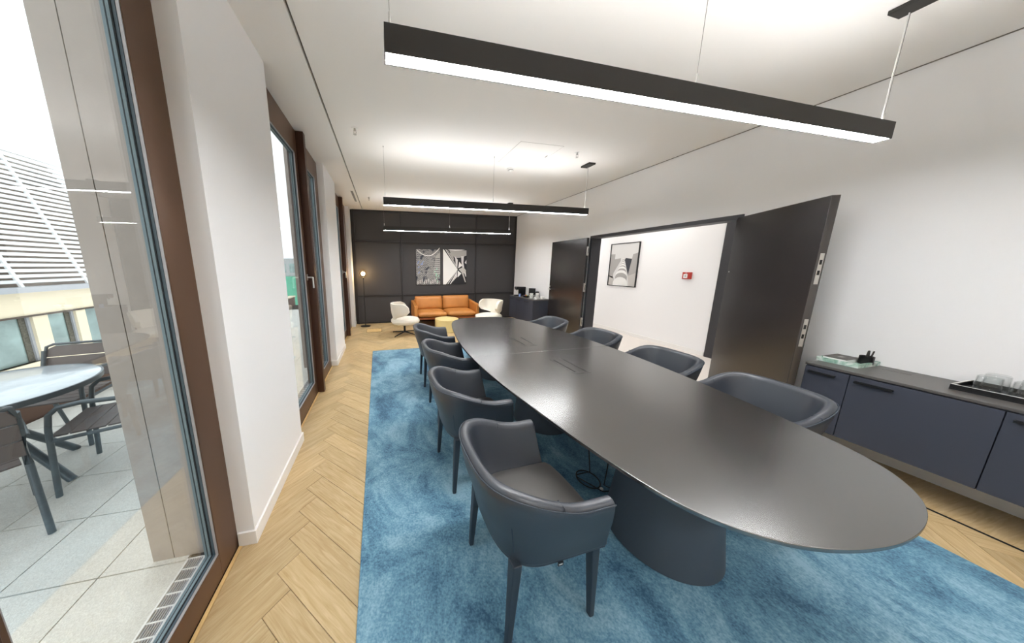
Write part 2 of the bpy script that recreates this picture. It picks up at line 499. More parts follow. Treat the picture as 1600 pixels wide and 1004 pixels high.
# pieces that cross the room edges are cut; each kept plank is its own object, the hidden rest is one part
def clip_poly(poly, x0, x1, y0, y1):
    def cl(pts, f, inter):
        out = []
        for k in range(len(pts)):
            a, b = pts[k - 1], pts[k]
            ia, ib = f(a), f(b)
            if ia != ib: out.append(inter(a, b))
            if ib: out.append(b)
        return out
    def ix(x): return lambda a, b: (x, a[1] + (b[1] - a[1]) * (x - a[0]) / (b[0] - a[0]))
    def iy(y): return lambda a, b: (a[0] + (b[0] - a[0]) * (y - a[1]) / (b[1] - a[1]), y)
    for f, it in ((lambda p: p[0] >= x0, ix(x0)), (lambda p: p[0] <= x1, ix(x1)), (lambda p: p[1] >= y0, iy(y0)), (lambda p: p[1] <= y1, iy(y1))):
        if poly: poly = cl(poly, f, it)
    return poly
rest = MB(); npl = 0
FX0, FX1 = -0.85, 3.455
for prio, kind, u, v, cs, xs, ys in planks:
    ca, sa = 1 / math.sqrt(2), 1 / math.sqrt(2)
    order = [cs[0], cs[2], cs[3], cs[1]]
    ang = -PI / 4 if kind == 0 else -3 * PI / 4
    inside = min(xs) > FX0 and max(xs) < FX1 and min(ys) > YN and max(ys) < YB
    cpoly = order if inside else clip_poly(order, FX0, FX1, YN, YB)
    if len(cpoly) < 3: continue
    if prio[0] == 0 and npl < 290:
        npl += 1
        # local frame: x along the plank
        mx_, my_ = sum(xs) / 4, sum(ys) / 4
        ax = Vector((math.cos(ang), math.sin(ang)))
        ay = Vector((-ax.y, ax.x))
        if inside:
            if kind == 0:
                o = bpy.data.objects.new('plank', pm)
            else:
                o = bpy.data.objects.new('plank', pm)
            loc = Vector((mx_, my_)) - ax * ((PL - 0.0022) / 2) - ay * ((PW - 0.0022) / 2)
            COL.objects.link(o); o.location = (loc.x, loc.y, 0); o.rotation_euler = (0, 0, ang)
        else:
            loc = Vector((mx_, my_)) - ax * (PL / 2) - ay * (PW / 2)
            cx_ = sum(p[0] for p in cpoly) / len(cpoly); cy_ = sum(p[1] for p in cpoly) / len(cpoly)
            loc2 = []
            for p in cpoly:
                q = Vector((p[0], p[1])) 
                d = Vector((cx_, cy_)) - q
                if d.length > 1e-6: q = q + d.normalized() * 0.0011
                q = q - loc
                loc2.append((q.dot(ax), q.dot(ay)))
            o = MB().prism(loc2, -0.012, 0).build('plank', M['oak'])
            o.location = (loc.x, loc.y, 0); o.rotation_euler = (0, 0, ang)
        o.parent = floor
    else:
        rest.prism(cpoly, -0.012, -0.0005)
ro = rest.build('hidden_planks', M['oak'], floor); ro['kind'] = 'stuff'
# border strips of the parquet: along the windows and under the sideboard
MB().box(-0.868, -0.852, YN, YB, -0.012, 0.004).build('edge_strip', M['oakstrip'], floor)
MB().box(3.455, 3.460, YN, 2.2, -0.012, 0.002).box(3.468, 3.473, YN, 2.2, -0.012, 0.002).build('inlay_strip', M['dark'], floor)
for k in range(6):
    y0 = YN + k * (YB - YN) / 6
    MB().box(3.474, 3.909, y0 + 0.001, y0 + (YB - YN) / 6 - 0.001, -0.012, 0.0).build('border_plank', M['oak'], floor)
# ------------------------------------------------------------------ ceiling with slot
cl = MB().box(-1.0, -0.484, YN - 0.1, YB + 0.1, ZC, ZC + 0.1).box(-0.466, 4.2, YN - 0.1, YB + 0.1, ZC, ZC + 0.1).build('ceiling', M['ceil'])
struct(cl, 'white plastered ceiling with a slot along the windows', 'ceiling')
struct(B(-0.484, -0.466, YN - 0.1, YB + 0.1, ZC + 0.03, ZC + 0.1).build('trim_1', M['slot']), 'narrow grey air slot running along the ceiling', 'trim')
struct(B(XR - 0.012, XR, YN, YB, ZC - 0.004, ZC).build('trim_2', M['slot']), 'shadow gap where right wall meets ceiling', 'trim')

# ------------------------------------------------------------------ back wall with battens
wb = struct(B(XL - 0.1, XR + 0.2, YB + 0.02, YB + 0.15, 0, ZC).build('wall_back', M['batten']), 'charcoal panelled back wall with slim battens', 'wall')
bx = [-0.715, 0.50, 2.665, 3.905]
bz = [0.03, 0.78, 2.215, 3.005]
for i in range(3):
    for j in range(3):
        B(bx[i] + 0.012, bx[i + 1] - 0.012, YB, YB + 0.02, bz[j] + 0.012, bz[j + 1] - 0.012).build('panel', M['panel'], wb, bevel=0.003, bseg=1)
for i in range(4):
    B(bx[i] - 0.02, bx[i] + 0.02, YB - 0.032, YB + 0.02, 0.0, ZC - 0.004).build('batten', M['batten'], wb, bevel=0.004)
for j in range(4):
    B(bx[0], bx[3], YB - 0.026, YB + 0.02, max(0, bz[j] - 0.02), min(ZC - 0.004, bz[j] + 0.02)).build('batten', M['batten'], wb, bevel=0.004)
struct(B(XL - 0.1, XR + 0.2, YN - 0.12, YN, 0, ZC).build('wall_near', M['wall']), 'plain white wall behind the camera', 'wall')

# ------------------------------------------------------------------ right wall with the double door opening
DY0, DY1, DZ = 2.305, 4.48, 2.13
wr = MB().box(XR, 4.09, YN - 0.1, DY0 - 0.03, 0, ZC).box(XR, 4.09, DY1, YB + 0.1, 0, ZC).box(XR, 4.09, DY0 - 0.03, DY1, DZ, ZC).build('wall_right', M['wall'])
struct(wr, 'tall white plastered wall with a wide double doorway', 'wall')
for y0, y1 in ((YN, DY0 - 0.055), (DY1 + 0.03, YB - 0.02)):
    struct(B(XR - 0.012, XR, y0, y1, 0.014, 0.085).build('baseboard_right', M['skirt']), 'white skirting on the right wall %s' % ('under the long sideboard' if y0 < 1 else 'behind the far sideboard'), 'baseboard')
tf = empty('trim_3', (XR, DY0, 0)); struct(tf, 'black steel door frame of the double door', 'door frame')
def child_at(mb, name, m, parent, **k):
    off = Vector(parent.location)
    mb.v = [tuple(Vector(p) - off) for p in mb.v]
    return mb.build(name, m, parent, **k)
child_at(B(XR - 0.015, 4.10, DY0 - 0.05, DY0 - 0.004, 0, DZ + 0.02), 'jamb', M['doorframe'], tf, bevel=0.003)
child_at(B(XR - 0.015, 4.10, DY1 - 0.035, DY1 + 0.02, 0, DZ + 0.02), 'jamb', M['doorframe'], tf, bevel=0.003)
child_at(B(XR - 0.015, 4.10, DY0 - 0.004, DY1 - 0.035, DZ - 0.03, DZ + 0.02), 'head', M['doorframe'], tf, bevel=0.003)

def door(name, hinge, ang, length, thick_sign, label):
    d = empty(name, (hinge[0], hinge[1], 0), ang)
    struct(d, label, 'door')
    t = 0.05
    y0, y1 = (0, t) if thick_sign > 0 else (-t, 0)
    B(0.0, length, y0, y1, 0.008, 2.118).build('leaf', M['door'], d, bevel=0.002, bseg=1)
    return d, y0, y1
# near leaf: swung into the room
d2, y0, y1 = door('door_2', (3.905, 2.315), math.atan2(1.437 - 2.315, 3.36 - 3.905), 1.03, 1, 'black door leaf swung into the room beside the long sideboard')
for z0, z1 in ((1.44, 1.685), (0.92, 1.155)):
    pl = B(1.0295, 1.0325, y0 + 0.014, y1 - 0.012, z0, z1).build('lock_plate', M['steel'], d2, bevel=0.0012)
    for k in range(2):
        zz = z0 + (z1 - z0) * (0.3 + 0.34 * k)
        B(1.0318, 1.034, y0 + 0.018, y1 - 0.018, zz, zz + 0.036).build('latch_hole', M['dark'], pl)
for z in (0.45, 1.15, 1.87):
    MB().lathe([(0.0, z - 0.06), (0.009, z - 0.06), (0.009, z + 0.06), (0.0, z + 0.06)], 12, (-0.002, 0.054)).build('hinge', M['steel'], d2, smooth=True)
B(0.03, 0.034, y0 - 0.002, y0 + 0.001, 1.515, 1.525).build('screw', M['steel'], d2)
# far leaf: folded back against the wall
d1, y0, y1 = door('door_1', (3.865, 4.49), math.atan2(5.55 - 4.49, 3.845 - 3.865), 1.05, 1, 'black door leaf folded back against white wall by the coffee sideboard')
for z in (0.48, 1.17, 1.87):
    hg = B(-0.030, 0.001, y0 + 0.006, y1 - 0.012, z - 0.085, z + 0.085).build('hinge', M['steel'], d1, bevel=0.002)
    B(-0.031, -0.0295, y0 + 0.018, y1 - 0.020, z - 0.05, z + 0.05).build('slot', M['darkmetal'], hg)
hp = B(1.0, 1.04, y1, y1 + 0.012, 1.03, 1.14).build('handle_plate', M['blackplastic'], d1, bevel=0.003)
MB().tube([(1.02, y1 + 0.01, 1.06), (1.02, y1 + 0.05, 1.06), (0.93, y1 + 0.052, 1.06)], 0.009, 10).build('lever', M['steel'], d1, smooth=True)
B(1.005, 1.035, y1 + 0.012, y1 + 0.014, 1.11, 1.135).build('lock_badge', M['steel'], hp)

# ------------------------------------------------------------------ corridor behind the doorway
struct(B(4.09, 5.56, 0.4, 9.0, -0.05, 0.0).build('floor_corridor', M['corrfloor']), 'pale beige corridor carpet beyond the double door', 'floor')
struct(B(3.915, 4.10, DY0 + 0.035, DY1 - 0.035, -0.05, 0.001).build('floor_threshold', M['corrfloor']), 'pale threshold strip in the doorway', 'floor')
struct(B(5.53, 5.66, 0.4, 9.0, 0, ZC).build('wall_corridor', M['wall']), 'white corridor wall with a framed picture', 'wall')
struct(MB().box(4.09, 5.56, 0.3, 0.4, 0, ZC).build('wall_corridor_end', M['wall']), 'white end wall of the corridor near', 'wall')
struct(MB().box(4.09, 5.56, 9.0, 9.1, 0, ZC).build('wall_corridor_far', M['wall']), 'white end wall of the corridor far away', 'wall')
struct(B(4.09, 5.66, 0.3, 9.1, 2.75, 2.85).build('ceiling_corridor', M['ceil']), 'white corridor ceiling', 'ceiling')
struct(B(5.515, 5.53, 3.40, 9.0, 0, 0.07).build('baseboard_corridor', M['skirt']), 'white skirting along the corridor wall', 'baseboard')
pd = B(5.50, 5.53, 2.4, 3.38, 0.0, 2.45).build('door_3', M['doorframe'], bevel=0.003)
struct(pd, 'dark grey corridor door panel seen beside the open leaf', 'door')
for i, y in enumerate((2.2, 4.4, 6.6)):  # glowing panels added out of view to brighten the corridor
    cp = empty('added_corridor_light', (4.82, y, 2.74))
    tag(cp, ['unseen added corridor light nearest the camera', 'unseen added corridor light opposite the doorway', 'unseen added corridor light at the far end'][i], 'ceiling light', 'added corridor lights')
    MB().box(-0.32, 0.32, -0.62, 0.62, 0.0, 0.009).build('frame', M['white'], cp)
    MB().box(-0.30, 0.30, -0.60, 0.60, -0.004, 0.0).build('diffuser', M['corrfill'], cp)
# ------------------------------------------------------------------ window wall
PIERS = [(-3.20, -2.44), (-1.38, -0.47), (1.50, 2.425), (4.36, 5.30), (7.20, YB + 0.1)]
wl = MB()
for y0, y1 in PIERS:
    wl.box(-1.0, XL, y0, y1, 0, ZC)
wl = struct(wl.build('wall_left', M['wall']), 'white window piers along the left side', 'wall')
for k, (y0, y1) in enumerate(PIERS):
    if k < 2: continue
    b = MB().box(-0.868, XL + 0.012, y0 - 0.012, y1 + (0.012 if k < 4 else -0.13), 0.0, 0.085)
    struct(b.build('baseboard_left', M['skirt'], bevel=0.002), ['', '', 'white skirting round the pier nearest the camera', 'white skirting round the middle window pier', 'white skirting round the pier by the floor lamp'][k], 'baseboard')
# outside stone cladding
for k, (y0, y1) in enumerate(PIERS):
    wo = struct(B(XO + 0.02, -1.0, y0 + 0.02, y1 - 0.02, -0.05, 3.6).build('wall_outside', M['joint']), ['outer stone pier far behind the camera', 'outer stone pier behind the camera', 'grey stone clad outer pier beside the nearest window', 'grey stone clad outer pier between the second and third windows', 'grey stone clad outer pier at the far end'][k], 'wall')
    for xa, xb in ((XO, -1.186), (-1.182, -0.96)):
        B(xa, xb, y0, y0 + 0.02, 0.0, 3.6).build('stone_panel', M['stone'], wo)
        B(xa, xb, y1 - 0.02, y1, 0.0, 3.6).build('stone_panel', M['stone'], wo)
    B(XO, XO + 0.02, y0 + 0.02, y1 - 0.02, 0.0, 3.6).build('stone_panel', M['stone'], wo)

def handle(parent, x, y, z):
    h = MB().box(x, x + 0.010, y - 0.016, y + 0.016, z - 0.035, z + 0.035).build('handle', M['steel'], parent, bevel=0.003)
    MB().tube([(x + 0.008, y, z), (x + 0.050, y, z), (x + 0.062, y, z - 0.004), (x + 0.066, y, z - 0.018), (x + 0.066, y, z - 0.125)], 0.010, 10).build('lever', M['steel'], h, smooth=True)
    return h

def sash(parent, y0, y1, z0, z1, fl, fr, fb, ft, with_handle=None):
    """one glazed leaf: bronze frame rails, grey bead, gaskets, pane"""
    xo, xi = XF - 0.062, XF
    s = MB().box(xo, xi, y0, y0 + fl, z0, z1).box(xo, xi, y1 - fr, y1, z0, z1).box(xo, xi, y0 + fl, y1 - fr, z0, z0 + fb).box(xo, xi, y0 + fl, y1 - fr, z1 - ft, z1)
    so = s.build('sash', M['bronze'], parent, bevel=0.002, bseg=1)
    gy0, gy1, gz0, gz1 = y0 + fl, y1 - fr, z0 + fb, z1 - ft
    def rim(xa, xb, t, name, m):
        MB().box(xa, xb, gy0, gy0 + t, gz0, gz1).box(xa, xb, gy1 - t, gy1, gz0, gz1).box(xa, xb, gy0 + t, gy1 - t, gz0, gz0 + t).box(xa, xb, gy0 + t, gy1 - t, gz1 - t, gz1).build(name, m, so)
    rim(XF - 0.014, XF - 0.003, 0.003, 'glazing_bead', M['bead'])
    rim(XF - 0.025, XF - 0.0145, 0.005, 'gasket', M['gasket'])
    rim(XF - 0.029, XF - 0.0255, 0.008, 'gasket', M['gasket_dark'])
    rim(XF - 0.040, XF - 0.0295, 0.010, 'spacer_bar', M['spacer'])
    rim(XF - 0.044, XF - 0.0405, 0.011, 'gasket', M['gasket_dark'])
    rim(XF - 0.055, XF - 0.0445, 0.010, 'spacer_bar', M['spacer'])
    B(XF - 0.044, XF - 0.039, gy0 + 0.002, gy1 - 0.002, gz0 + 0.002, gz1 - 0.002).build('glass_pane', M['glass'], so)
    if with_handle is not None:
        handle(so, XF, with_handle, 1.455)
    return so

wlabels = ['tall bronze framed terrace window nearest the camera', 'tall bronze framed terrace window beside the conference chairs', 'tall bronze framed terrace window near the floor lamp', 'tall bronze framed terrace window behind the camera']
for k, (y0, y1, yp) in enumerate([(-0.47, 1.50, 0.535), (2.425, 4.36, 3.42), (5.30, 7.20, 6.25), (-2.44, -1.38, -1.93)]):
    w = struct(empty('window_%d' % (k + 1), (0, 0, 0)), wlabels[k], 'window')
    z1 = ZC - 0.012
    MB().box(XF - 0.06, XF - 0.002, y0, y0 + 0.03, 0, z1).box(XF - 0.06, XF - 0.002, y1 - 0.03, y1, 0, z1).build('outer_frame', M['bronze'], w)
    B(XF - 0.10, XF + 0.078, yp, yp + 0.075, 0.0, z1).build('center_post', M['bronze_dark'], w, bevel=0.003)
    sash(w, y0 + 0.03, yp, 0.004, z1, 0.055, 0.075, 0.16, 0.24, yp - 0.036)
    sash(w, yp + 0.075, y1 - 0.03, 0.004, z1, 0.070, 0.13, 0.135, 0.24, None)
    # sill strip outside and drain grille
    B(-1.010, XF - 0.062, y0, y1, -0.02, 0.012).build('sill', M['bead'], w)

# drain grilles in front of the windows
for k, (y0, y1) in enumerate([(-0.47, 1.47), (2.45, 4.33), (5.33, 7.17)]):
    g = empty('drain_grille', (-1.06, (y0 + y1) / 2, 0))
    tag(g, ['white drain grille outside the nearest window', 'white drain grille outside the second window', 'white drain grille outside the third window'][k], 'grille', 'drain grilles along the terrace windows')
    L = (y1 - y0) / 2
    MB().box(-0.045, -0.036, -L, L, -0.02, 0.012).box(0.034, 0.043, -L, L, -0.02, 0.012).build('side_rail', M['white'], g)
    n = int((y1 - y0) / 0.055)
    cr = MB(); ln = MB()
    for i in range(n + 1):
        yy = -L + i * 2 * L / n
        cr.box(-0.036, 0.034, yy - 0.003, yy + 0.003, -0.005, 0.010)
    for i in range(6):
        xx = -0.026 + i * 0.0105
        ln.box(xx - 0.0022, xx + 0.0022, -L, L, -0.01, 0.009)
    cr.build('cross_bars', M['white'], g)['kind'] = 'stuff'
    ln.build('slats', M['gutter'], g)['kind'] = 'stuff'
    B(-0.036, 0.034, -L, L, -0.03, -0.02).build('tray', M['dark'], g)

# ------------------------------------------------------------------ terrace
ter = struct(B(-3.75, -1.0, -2.5, 12.0, -0.10, -0.014).build('floor_terrace', M['joint']), 'pale exposed aggregate terrace paving outside', 'terrace')
tx = [-1.11, -1.498, -1.905, -2.325, -2.75, -3.17, -3.60]
ty = [1.472 + 0.437 * k for k in range(-7, 22)]
tm = MB().box(0.008, 0.992, 0.008, 0.992, -0.03, 0).mesh('tile', M['tile'])
for i in range(len(tx) - 1):
    for j in range(len(ty) - 1):
        o = bpy.data.objects.new('tile', tm); COL.objects.link(o)
        o.location = (tx[i + 1], ty[j], 0); o.scale = (tx[i] - tx[i + 1], ty[j + 1] - ty[j], 1)
        o.parent = ter
par = empty('terrace_parapet', (-3.7, 5, 0)); tag(par, 'low brown parapet with pale coping at the terrace edge', 'parapet')
MB().box(-0.08, 0.08, -7, 7, -0.1, 0.34).build('wall', M['parapet'], par)
MB().box(-0.11, 0.11, -7, 7, 0.34, 0.38).build('coping', M['facade'], par)
# ------------------------------------------------------------------ outdoor table and chairs
def round_garden_table(loc):
    t = empty('garden_table', loc)
    tag(t, 'round wet metal table on crossed legs out on the terrace', 'table')
    MB().lathe([(0, 0.712), (0.515, 0.712), (0.525, 0.72), (0.525, 0.732), (0.515, 0.738), (0, 0.738)], 56).build('table_top', M['outtop'], t, smooth=True)
    MB().lathe([(0.515, 0.700), (0.528, 0.700), (0.530, 0.737), (0.527, 0.739), (0.518, 0.739)], 56, cap=False).build('rim', M['outmetal'], t, smooth=True)
    for a in (-0.1, -0.1 + PI / 2, -0.1 + PI, -0.1 + 1.5 * PI):
        c, s = math.cos(a), math.sin(a)
        MB().tube([(-0.16 * c, -0.16 * s, 0.705), (0.40 * c, 0.40 * s, 0.0)], 0.026, 10).build('leg', M['outmetal'], t, smooth=True)
    MB().lathe([(0, 0.68), (0.2, 0.68), (0.2, 0.712), (0, 0.712)], 24).build('hub', M['outmetal'], t, smooth=True)
    return t
round_garden_table((-2.74, 2.36, 0))

def garden_chair():
    c = empty('garden_chair')
    # seat pan with slats, facing +x
    for k in range(5):
        x = -0.20 + k * 0.088
        B(x, x + 0.080, -0.225, 0.225, 0.425, 0.437).build('seat_slat', M['outslat'], c, bevel=0.003)
    for s in (-1, 1):
        y = s * 0.26
        pts = [(0.24, y, 0.0), (0.225, y, 0.25), (0.21, y, 0.50), (0.195, y, 0.60), (0.15, y, 0.645), (0.05, y, 0.655), (-0.12, y, 0.64), (-0.22, y, 0.60)]
        MB().tube(pts, 0.016, 10).build('front_leg', M['outmetal'], c, smooth=True)
        pts = [(-0.34, y * 0.95, 0.0), (-0.27, y * 0.95, 0.25), (-0.225, y * 0.95, 0.43), (-0.25, y * 0.95, 0.62), (-0.30, y * 0.95, 0.78)]
        MB().tube(pts, 0.016, 10).build('rear_leg', M['outmetal'], c, smooth=True)
        MB().tube([(0.215, y, 0.415), (-0.225, y * 0.95, 0.415)], 0.013, 8).build('side_rail', M['outmetal'], c, smooth=True)
    # backrest: rounded panel made of three boards
    for k in range(3):
        z0 = 0.50 + k * 0.108; z1 = z0 + 0.100
        xa = -0.235 - (z0 - 0.43) * 0.22; xb = -0.235 - (z1 - 0.43) * 0.22
        hw = 0.245
        r = 0.06 if k == 2 else 0.0
        poly = [(-hw, z0), (hw, z0), (hw, z1 - r)] + ([(hw - 0.02, z1 - 0.02), (hw - r, z1), (-hw + r, z1), (-hw + 0.02, z1 - 0.02)] if r else [(hw, z1), (-hw, z1)]) + [(-hw, z1 - r)]
        pl = []
        for q in poly:
            if not pl or (abs(q[0] - pl[-1][0]) + abs(q[1] - pl[-1][1])) > 1e-6: pl.append(q)
        if abs(pl[0][0] - pl[-1][0]) + abs(pl[0][1] - pl[-1][1]) < 1e-6: pl.pop()
        m = MB(); n = len(pl)
        fx = lambda z: -0.235 - (z - 0.43) * 0.22
        vs = [(fx(z), y, z) for y, z in pl] + [(fx(z) - 0.014, y, z) for y, z in pl]
        m.add(vs, [tuple(range(n)), tuple(range(2 * n - 1, n - 1, -1))] + [(i, n + i, n + (i + 1) % n, (i + 1) % n) for i in range(n)])
        m.build('back_slat', M['outslat'], c, bevel=0.003)
    MB().tube([(-0.30, -0.247, 0.74), (-0.315, -0.235, 0.815), (-0.322, -0.19, 0.835), (-0.322, 0.19, 0.835), (-0.315, 0.235, 0.815), (-0.30, 0.247, 0.74)], 0.012, 8).build('top_rail', M['outmetal'], c, smooth=True)
    return c
gc = garden_chair()
gc2 = copy_tree(gc); gc3 = copy_tree(gc)
tag(gc, 'grey slatted garden armchair behind the round terrace table', 'chair', 'garden armchairs on the terrace')
gc.location = (-2.92, 2.98, 0); gc.rotation_euler.z = math.radians(-80)
tag(gc2, 'grey garden armchair half hidden by the outer stone pier', 'chair', 'garden armchairs on the terrace')
gc2.location = (-2.13, 2.476, 0); gc2.rotation_euler.z = math.radians(200)
tag(gc3, 'grey garden armchair cut by the left photo edge', 'chair', 'garden armchairs on the terrace')
gc3.location = (-2.43, 1.86, 0); gc3.rotation_euler.z = math.radians(140)

# ------------------------------------------------------------------ building across the terrace
fb = empty('opposite_building', (-8, 8, 0)); tag(fb, 'beige building with white louvred roof across the terrace', 'building')
FO = Vector((-8, 8, 0))
wy = [(7.02, 8.00), (8.29, 8.90), (9.13, 9.75), (10.1, 10.8), (6.0, 6.7)]
ys = [-4.0] + sum([[a, b] for a, b in sorted(wy)], []) + [13.0]
fm = MB()
for i in range(0, len(ys), 2):
    fm.box(-8.4 + 8, 0, ys[i] - 8, ys[i + 1] - 8, -0.62, 0.45)
fm.box(-0.4, 0, -12, 5, -3, -0.62).box(-0.4, 0, -12, 5, 0.47, 1.0)
fm.build('wall', M['facade'], fb)
MB().box(-0.2, 0.03, -12, 5, 0.43, 0.47).build('dark_ledge', M['facadedark'], fb)
for a, b in wy:
    w = MB().box(-0.16, -0.12, a - 8, b - 8, -0.62, 0.43).build('window', M['facadeglass'], fb)
    MB().box(-0.12, -0.10, b - 8.16, b - 8.02, -0.62, 0.43).build('mullion', M['hedge'], w)
    for fa_, fb_ in ((a - 8, a - 7.95), (b - 8.05, b - 8)):
        MB().box(-0.12, -0.06, fa_, fb_, -0.62, 0.43).build('frame', M['gutter'], w)
    MB().box(-0.12, 0.05, a - 8.03, b - 7.97, -0.68, -0.62).build('sill', M['facade'], w)
MB().box(-0.1, 0.25, -12, 5, 1.0, 1.12).build('gutter', M['gutter'], fb)
# louvred mansard roof, tilted back
def roof(z):
    return -(z - 1.15) * 0.355
NS = 27
for i in range(NS):
    z = 1.2 + i * (4.55 - 1.2) / NS
    yend = 11.6 - 1.0 * i / NS
    MB().box(roof(z) - 0.02, roof(z) + 0.05, -12, yend - 8, z, z + 0.07).build('slat', M['slat'], fb)
for yy in (7.9, 9.29, 10.68, 6.5, 5.1, 3.7):
    MB().add([(roof(1.12) + 0.08, yy - 8.03, 1.12), (roof(1.12) + 0.08, yy - 7.97, 1.12), (roof(4.55) + 0.08, yy - 7.97, 4.55), (roof(4.55) + 0.08, yy - 8.03, 4.55),
              (roof(1.12) + 0.03, yy - 8.03, 1.12), (roof(1.12) + 0.03, yy - 7.97, 1.12), (roof(4.55) + 0.03, yy - 7.97, 4.55), (roof(4.55) + 0.03, yy - 8.03, 4.55)],
             [(0, 1, 2, 3), (4, 7, 6, 5), (0, 4, 5, 1), (1, 5, 6, 2), (2, 6, 7, 3), (3, 7, 4, 0)]).build('rib', M['slat'], fb)
MB().add([(roof(1.1) - 0.25, -12, 1.1), (roof(1.1) - 0.25, 3.6, 1.1), (roof(4.45) - 0.25, 2.6, 4.45), (roof(4.45) - 0.25, -12, 4.45),
          (roof(1.1) - 0.6, -12, 1.1), (roof(1.1) - 0.6, 3.6, 1.1), (roof(4.45) - 0.6, 2.6, 4.45), (roof(4.45) - 0.6, -12, 4.45)],
         [(0, 1, 2, 3), (4, 7, 6, 5), (0, 4, 5, 1), (1, 5, 6, 2), (2, 6, 7, 3), (3, 7, 4, 0)]).build('roof', M['roofback'], fb)
# far city beyond the terrace
fc = empty('far_building', (-12, 42, 0)); tag(fc, 'distant grey flat block with green copper base', 'building')
MB().box(-9, 8, -2, 3, -6, 2.6).build('wall', M['farwall'], fc)
MB().box(-9.1, 8.1, -2.2, 3.1, -6, 0.2).build('copper_band', M['green'], fc)
for i in range(14):
    MB().box(-8.4 + i * 1.15, -7.7 + i * 1.15, -2.05, -1.95, 0.7, 1.9).build('window', M['facadeglass'], fc)
# ------------------------------------------------------------------ rug
rg = MB()
x0, x1, y0, y1 = -0.165, 3.05, -0.9, 4.96
poly = [(-0.14, -0.9), (3.03, -0.9), (3.06, 4.93), (-0.253, 4.96)]
rug = rg.prism(poly, 0.0005, 0.014).build('rug', M['rug'], bevel=0.006, bseg=2)
tag(rug, 'large blue shimmering rug under the conference table', 'rug')

# ------------------------------------------------------------------ conference table
TX, TY = 1.55, 2.245
prof = [(0, .767), (.35, .757), (.7, .724), (1.05, .674), (1.25, .641), (1.42, .605), (1.55, .570), (1.64, .532), (1.72, .475), (1.79, .392), (1.84, .295), (1.875, .165), (1.89, 0)]
def catmull(pts, n=5):
    out = []
    P_ = [(-pts[1][0], pts[1][1])] + pts + [(pts[-2][0], -pts[-2][1])]
    for i in range(1, len(P_) - 2):
        p0, p1, p2, p3 = P_[i - 1], P_[i], P_[i + 1], P_[i + 2]
        for k in range(n):
            t = k / n
            out.append(tuple(0.5 * ((2 * p1[j]) + (-p0[j] + p2[j]) * t + (2 * p0[j] - 5 * p1[j] + 4 * p2[j] - p3[j]) * t * t + (-p0[j] + 3 * p1[j] - 3 * p2[j] + p3[j]) * t ** 3) for j in (0, 1)))
    out.append(pts[-1])
    return out
q = catmull(prof)
table = empty('conference_table', (TX, TY, 0))
tag(table, 'long black boat shaped conference table on three cone bases', 'table')
SEAM = 0.035
def half(sgn):
    # polygon of the half beyond / before the seam
    pts = []
    a = [(w, sgn * d) for d, w in q if d > 0.02]
    b = [(-w, y) for w, y in reversed(a)]
    yy = SEAM + sgn * 0.0012
    pts = [(0.767, yy)] + [p for p in a if sgn * (p[1] - SEAM) > 0.01] + [p for p in b[1:] if sgn * (p[1] - SEAM) > 0.01] + [(-0.767, yy)]
    return pts
for sgn in (-1, 1):
    m = MB().prism(half(sgn), 0.722, 0.74)
    m.build('table_top', M['tabletop'], table, bevel=0.003, bseg=2)
m = MB().prism([(w * 0.9, d * 0.95) for w, d in [(w, d) for d, w in q]] + [(-w * 0.9, d * 0.95) for d, w in reversed(q)][1:] + [(-w * 0.9, -d * 0.95) for d, w in q][1:] + [(w * 0.9, -d * 0.95) for d, w in reversed(q)][1:-1], 0.700, 0.722)
m.build('underframe', M['tableedge'], table)
for k in (-1, 0, 1):
    MB().lathe([(0, 0.014), (0.272, 0.014), (0.279, 0.020), (0.276, 0.05), (0.195, 0.700), (0, 0.700)], 64).build('base', M['tablebase'], table, smooth=True, loc=(0, k * 1.225, 0))
for cy_, x0, x1 in ((1.88 - TY, 1.462 - TX, 1.602 - TX), (2.645 - TY, 1.445 - TX, 1.600 - TX)):
    pb = B(x0, x1, cy_ - 0.165, cy_ + 0.165, 0.7385, 0.7410).build('power_flap', M['tabletop'], table, bevel=0.0008)
    for a, b, c, d in ((x0 - 0.003, x0, cy_ - 0.168, cy_ + 0.168), (x1, x1 + 0.003, cy_ - 0.168, cy_ + 0.168), (x0, x1, cy_ - 0.168, cy_ - 0.165), (x0, x1, cy_ + 0.165, cy_ + 0.168)):
        B(a, b, c, d, 0.7388, 0.7407).build('flap_gap', M['dark'], pb)
    for xs_ in (x0 + 0.018, x1 - 0.026):
        B(xs_, xs_ + 0.010, cy_ - 0.145, cy_ + 0.150, 0.7408, 0.7416).build('brush_slot', M['dark'], pb)
# loose cable on the rug under the table
pth = []
for k in range(40):
    a = k / 39 * 2 * PI * 1.05
    pth.append((1.43 + 0.075 * math.cos(a + 2.4) , 1.45 + 0.085 * math.sin(a + 2.4), 0.019 + 0.004 * k / 39))
pth2 = [(1.56, 1.66, 0.70), (1.545, 1.63, 0.45), (1.52, 1.57, 0.20), (1.47, 1.48, 0.05)] + pth + [(1.45, 1.33, 0.021), (1.56, 1.32, 0.021)]
cb = MB().tube(pth2, 0.004, 8).build('loose_cable', M['blackcable'], smooth=True)
tag(cb, 'thin black cable hanging and looped on the rug under the table', 'cable')
cb2 = MB().tube([(1.60, 1.44, 0.70), (1.59, 1.44, 0.4), (1.54, 1.40, 0.14), (1.50, 1.375, 0.022), (1.56, 1.30, 0.021)], 0.004, 8).build('loose_cable', M['blackcable'], smooth=True)
tag(cb2, 'short black cable dropping straight from the table beside the looped one', 'cable')
B(1.452, 1.468, 1.345, 1.362, 0.014, 0.026).build('cable_tie', M['white'], cb)

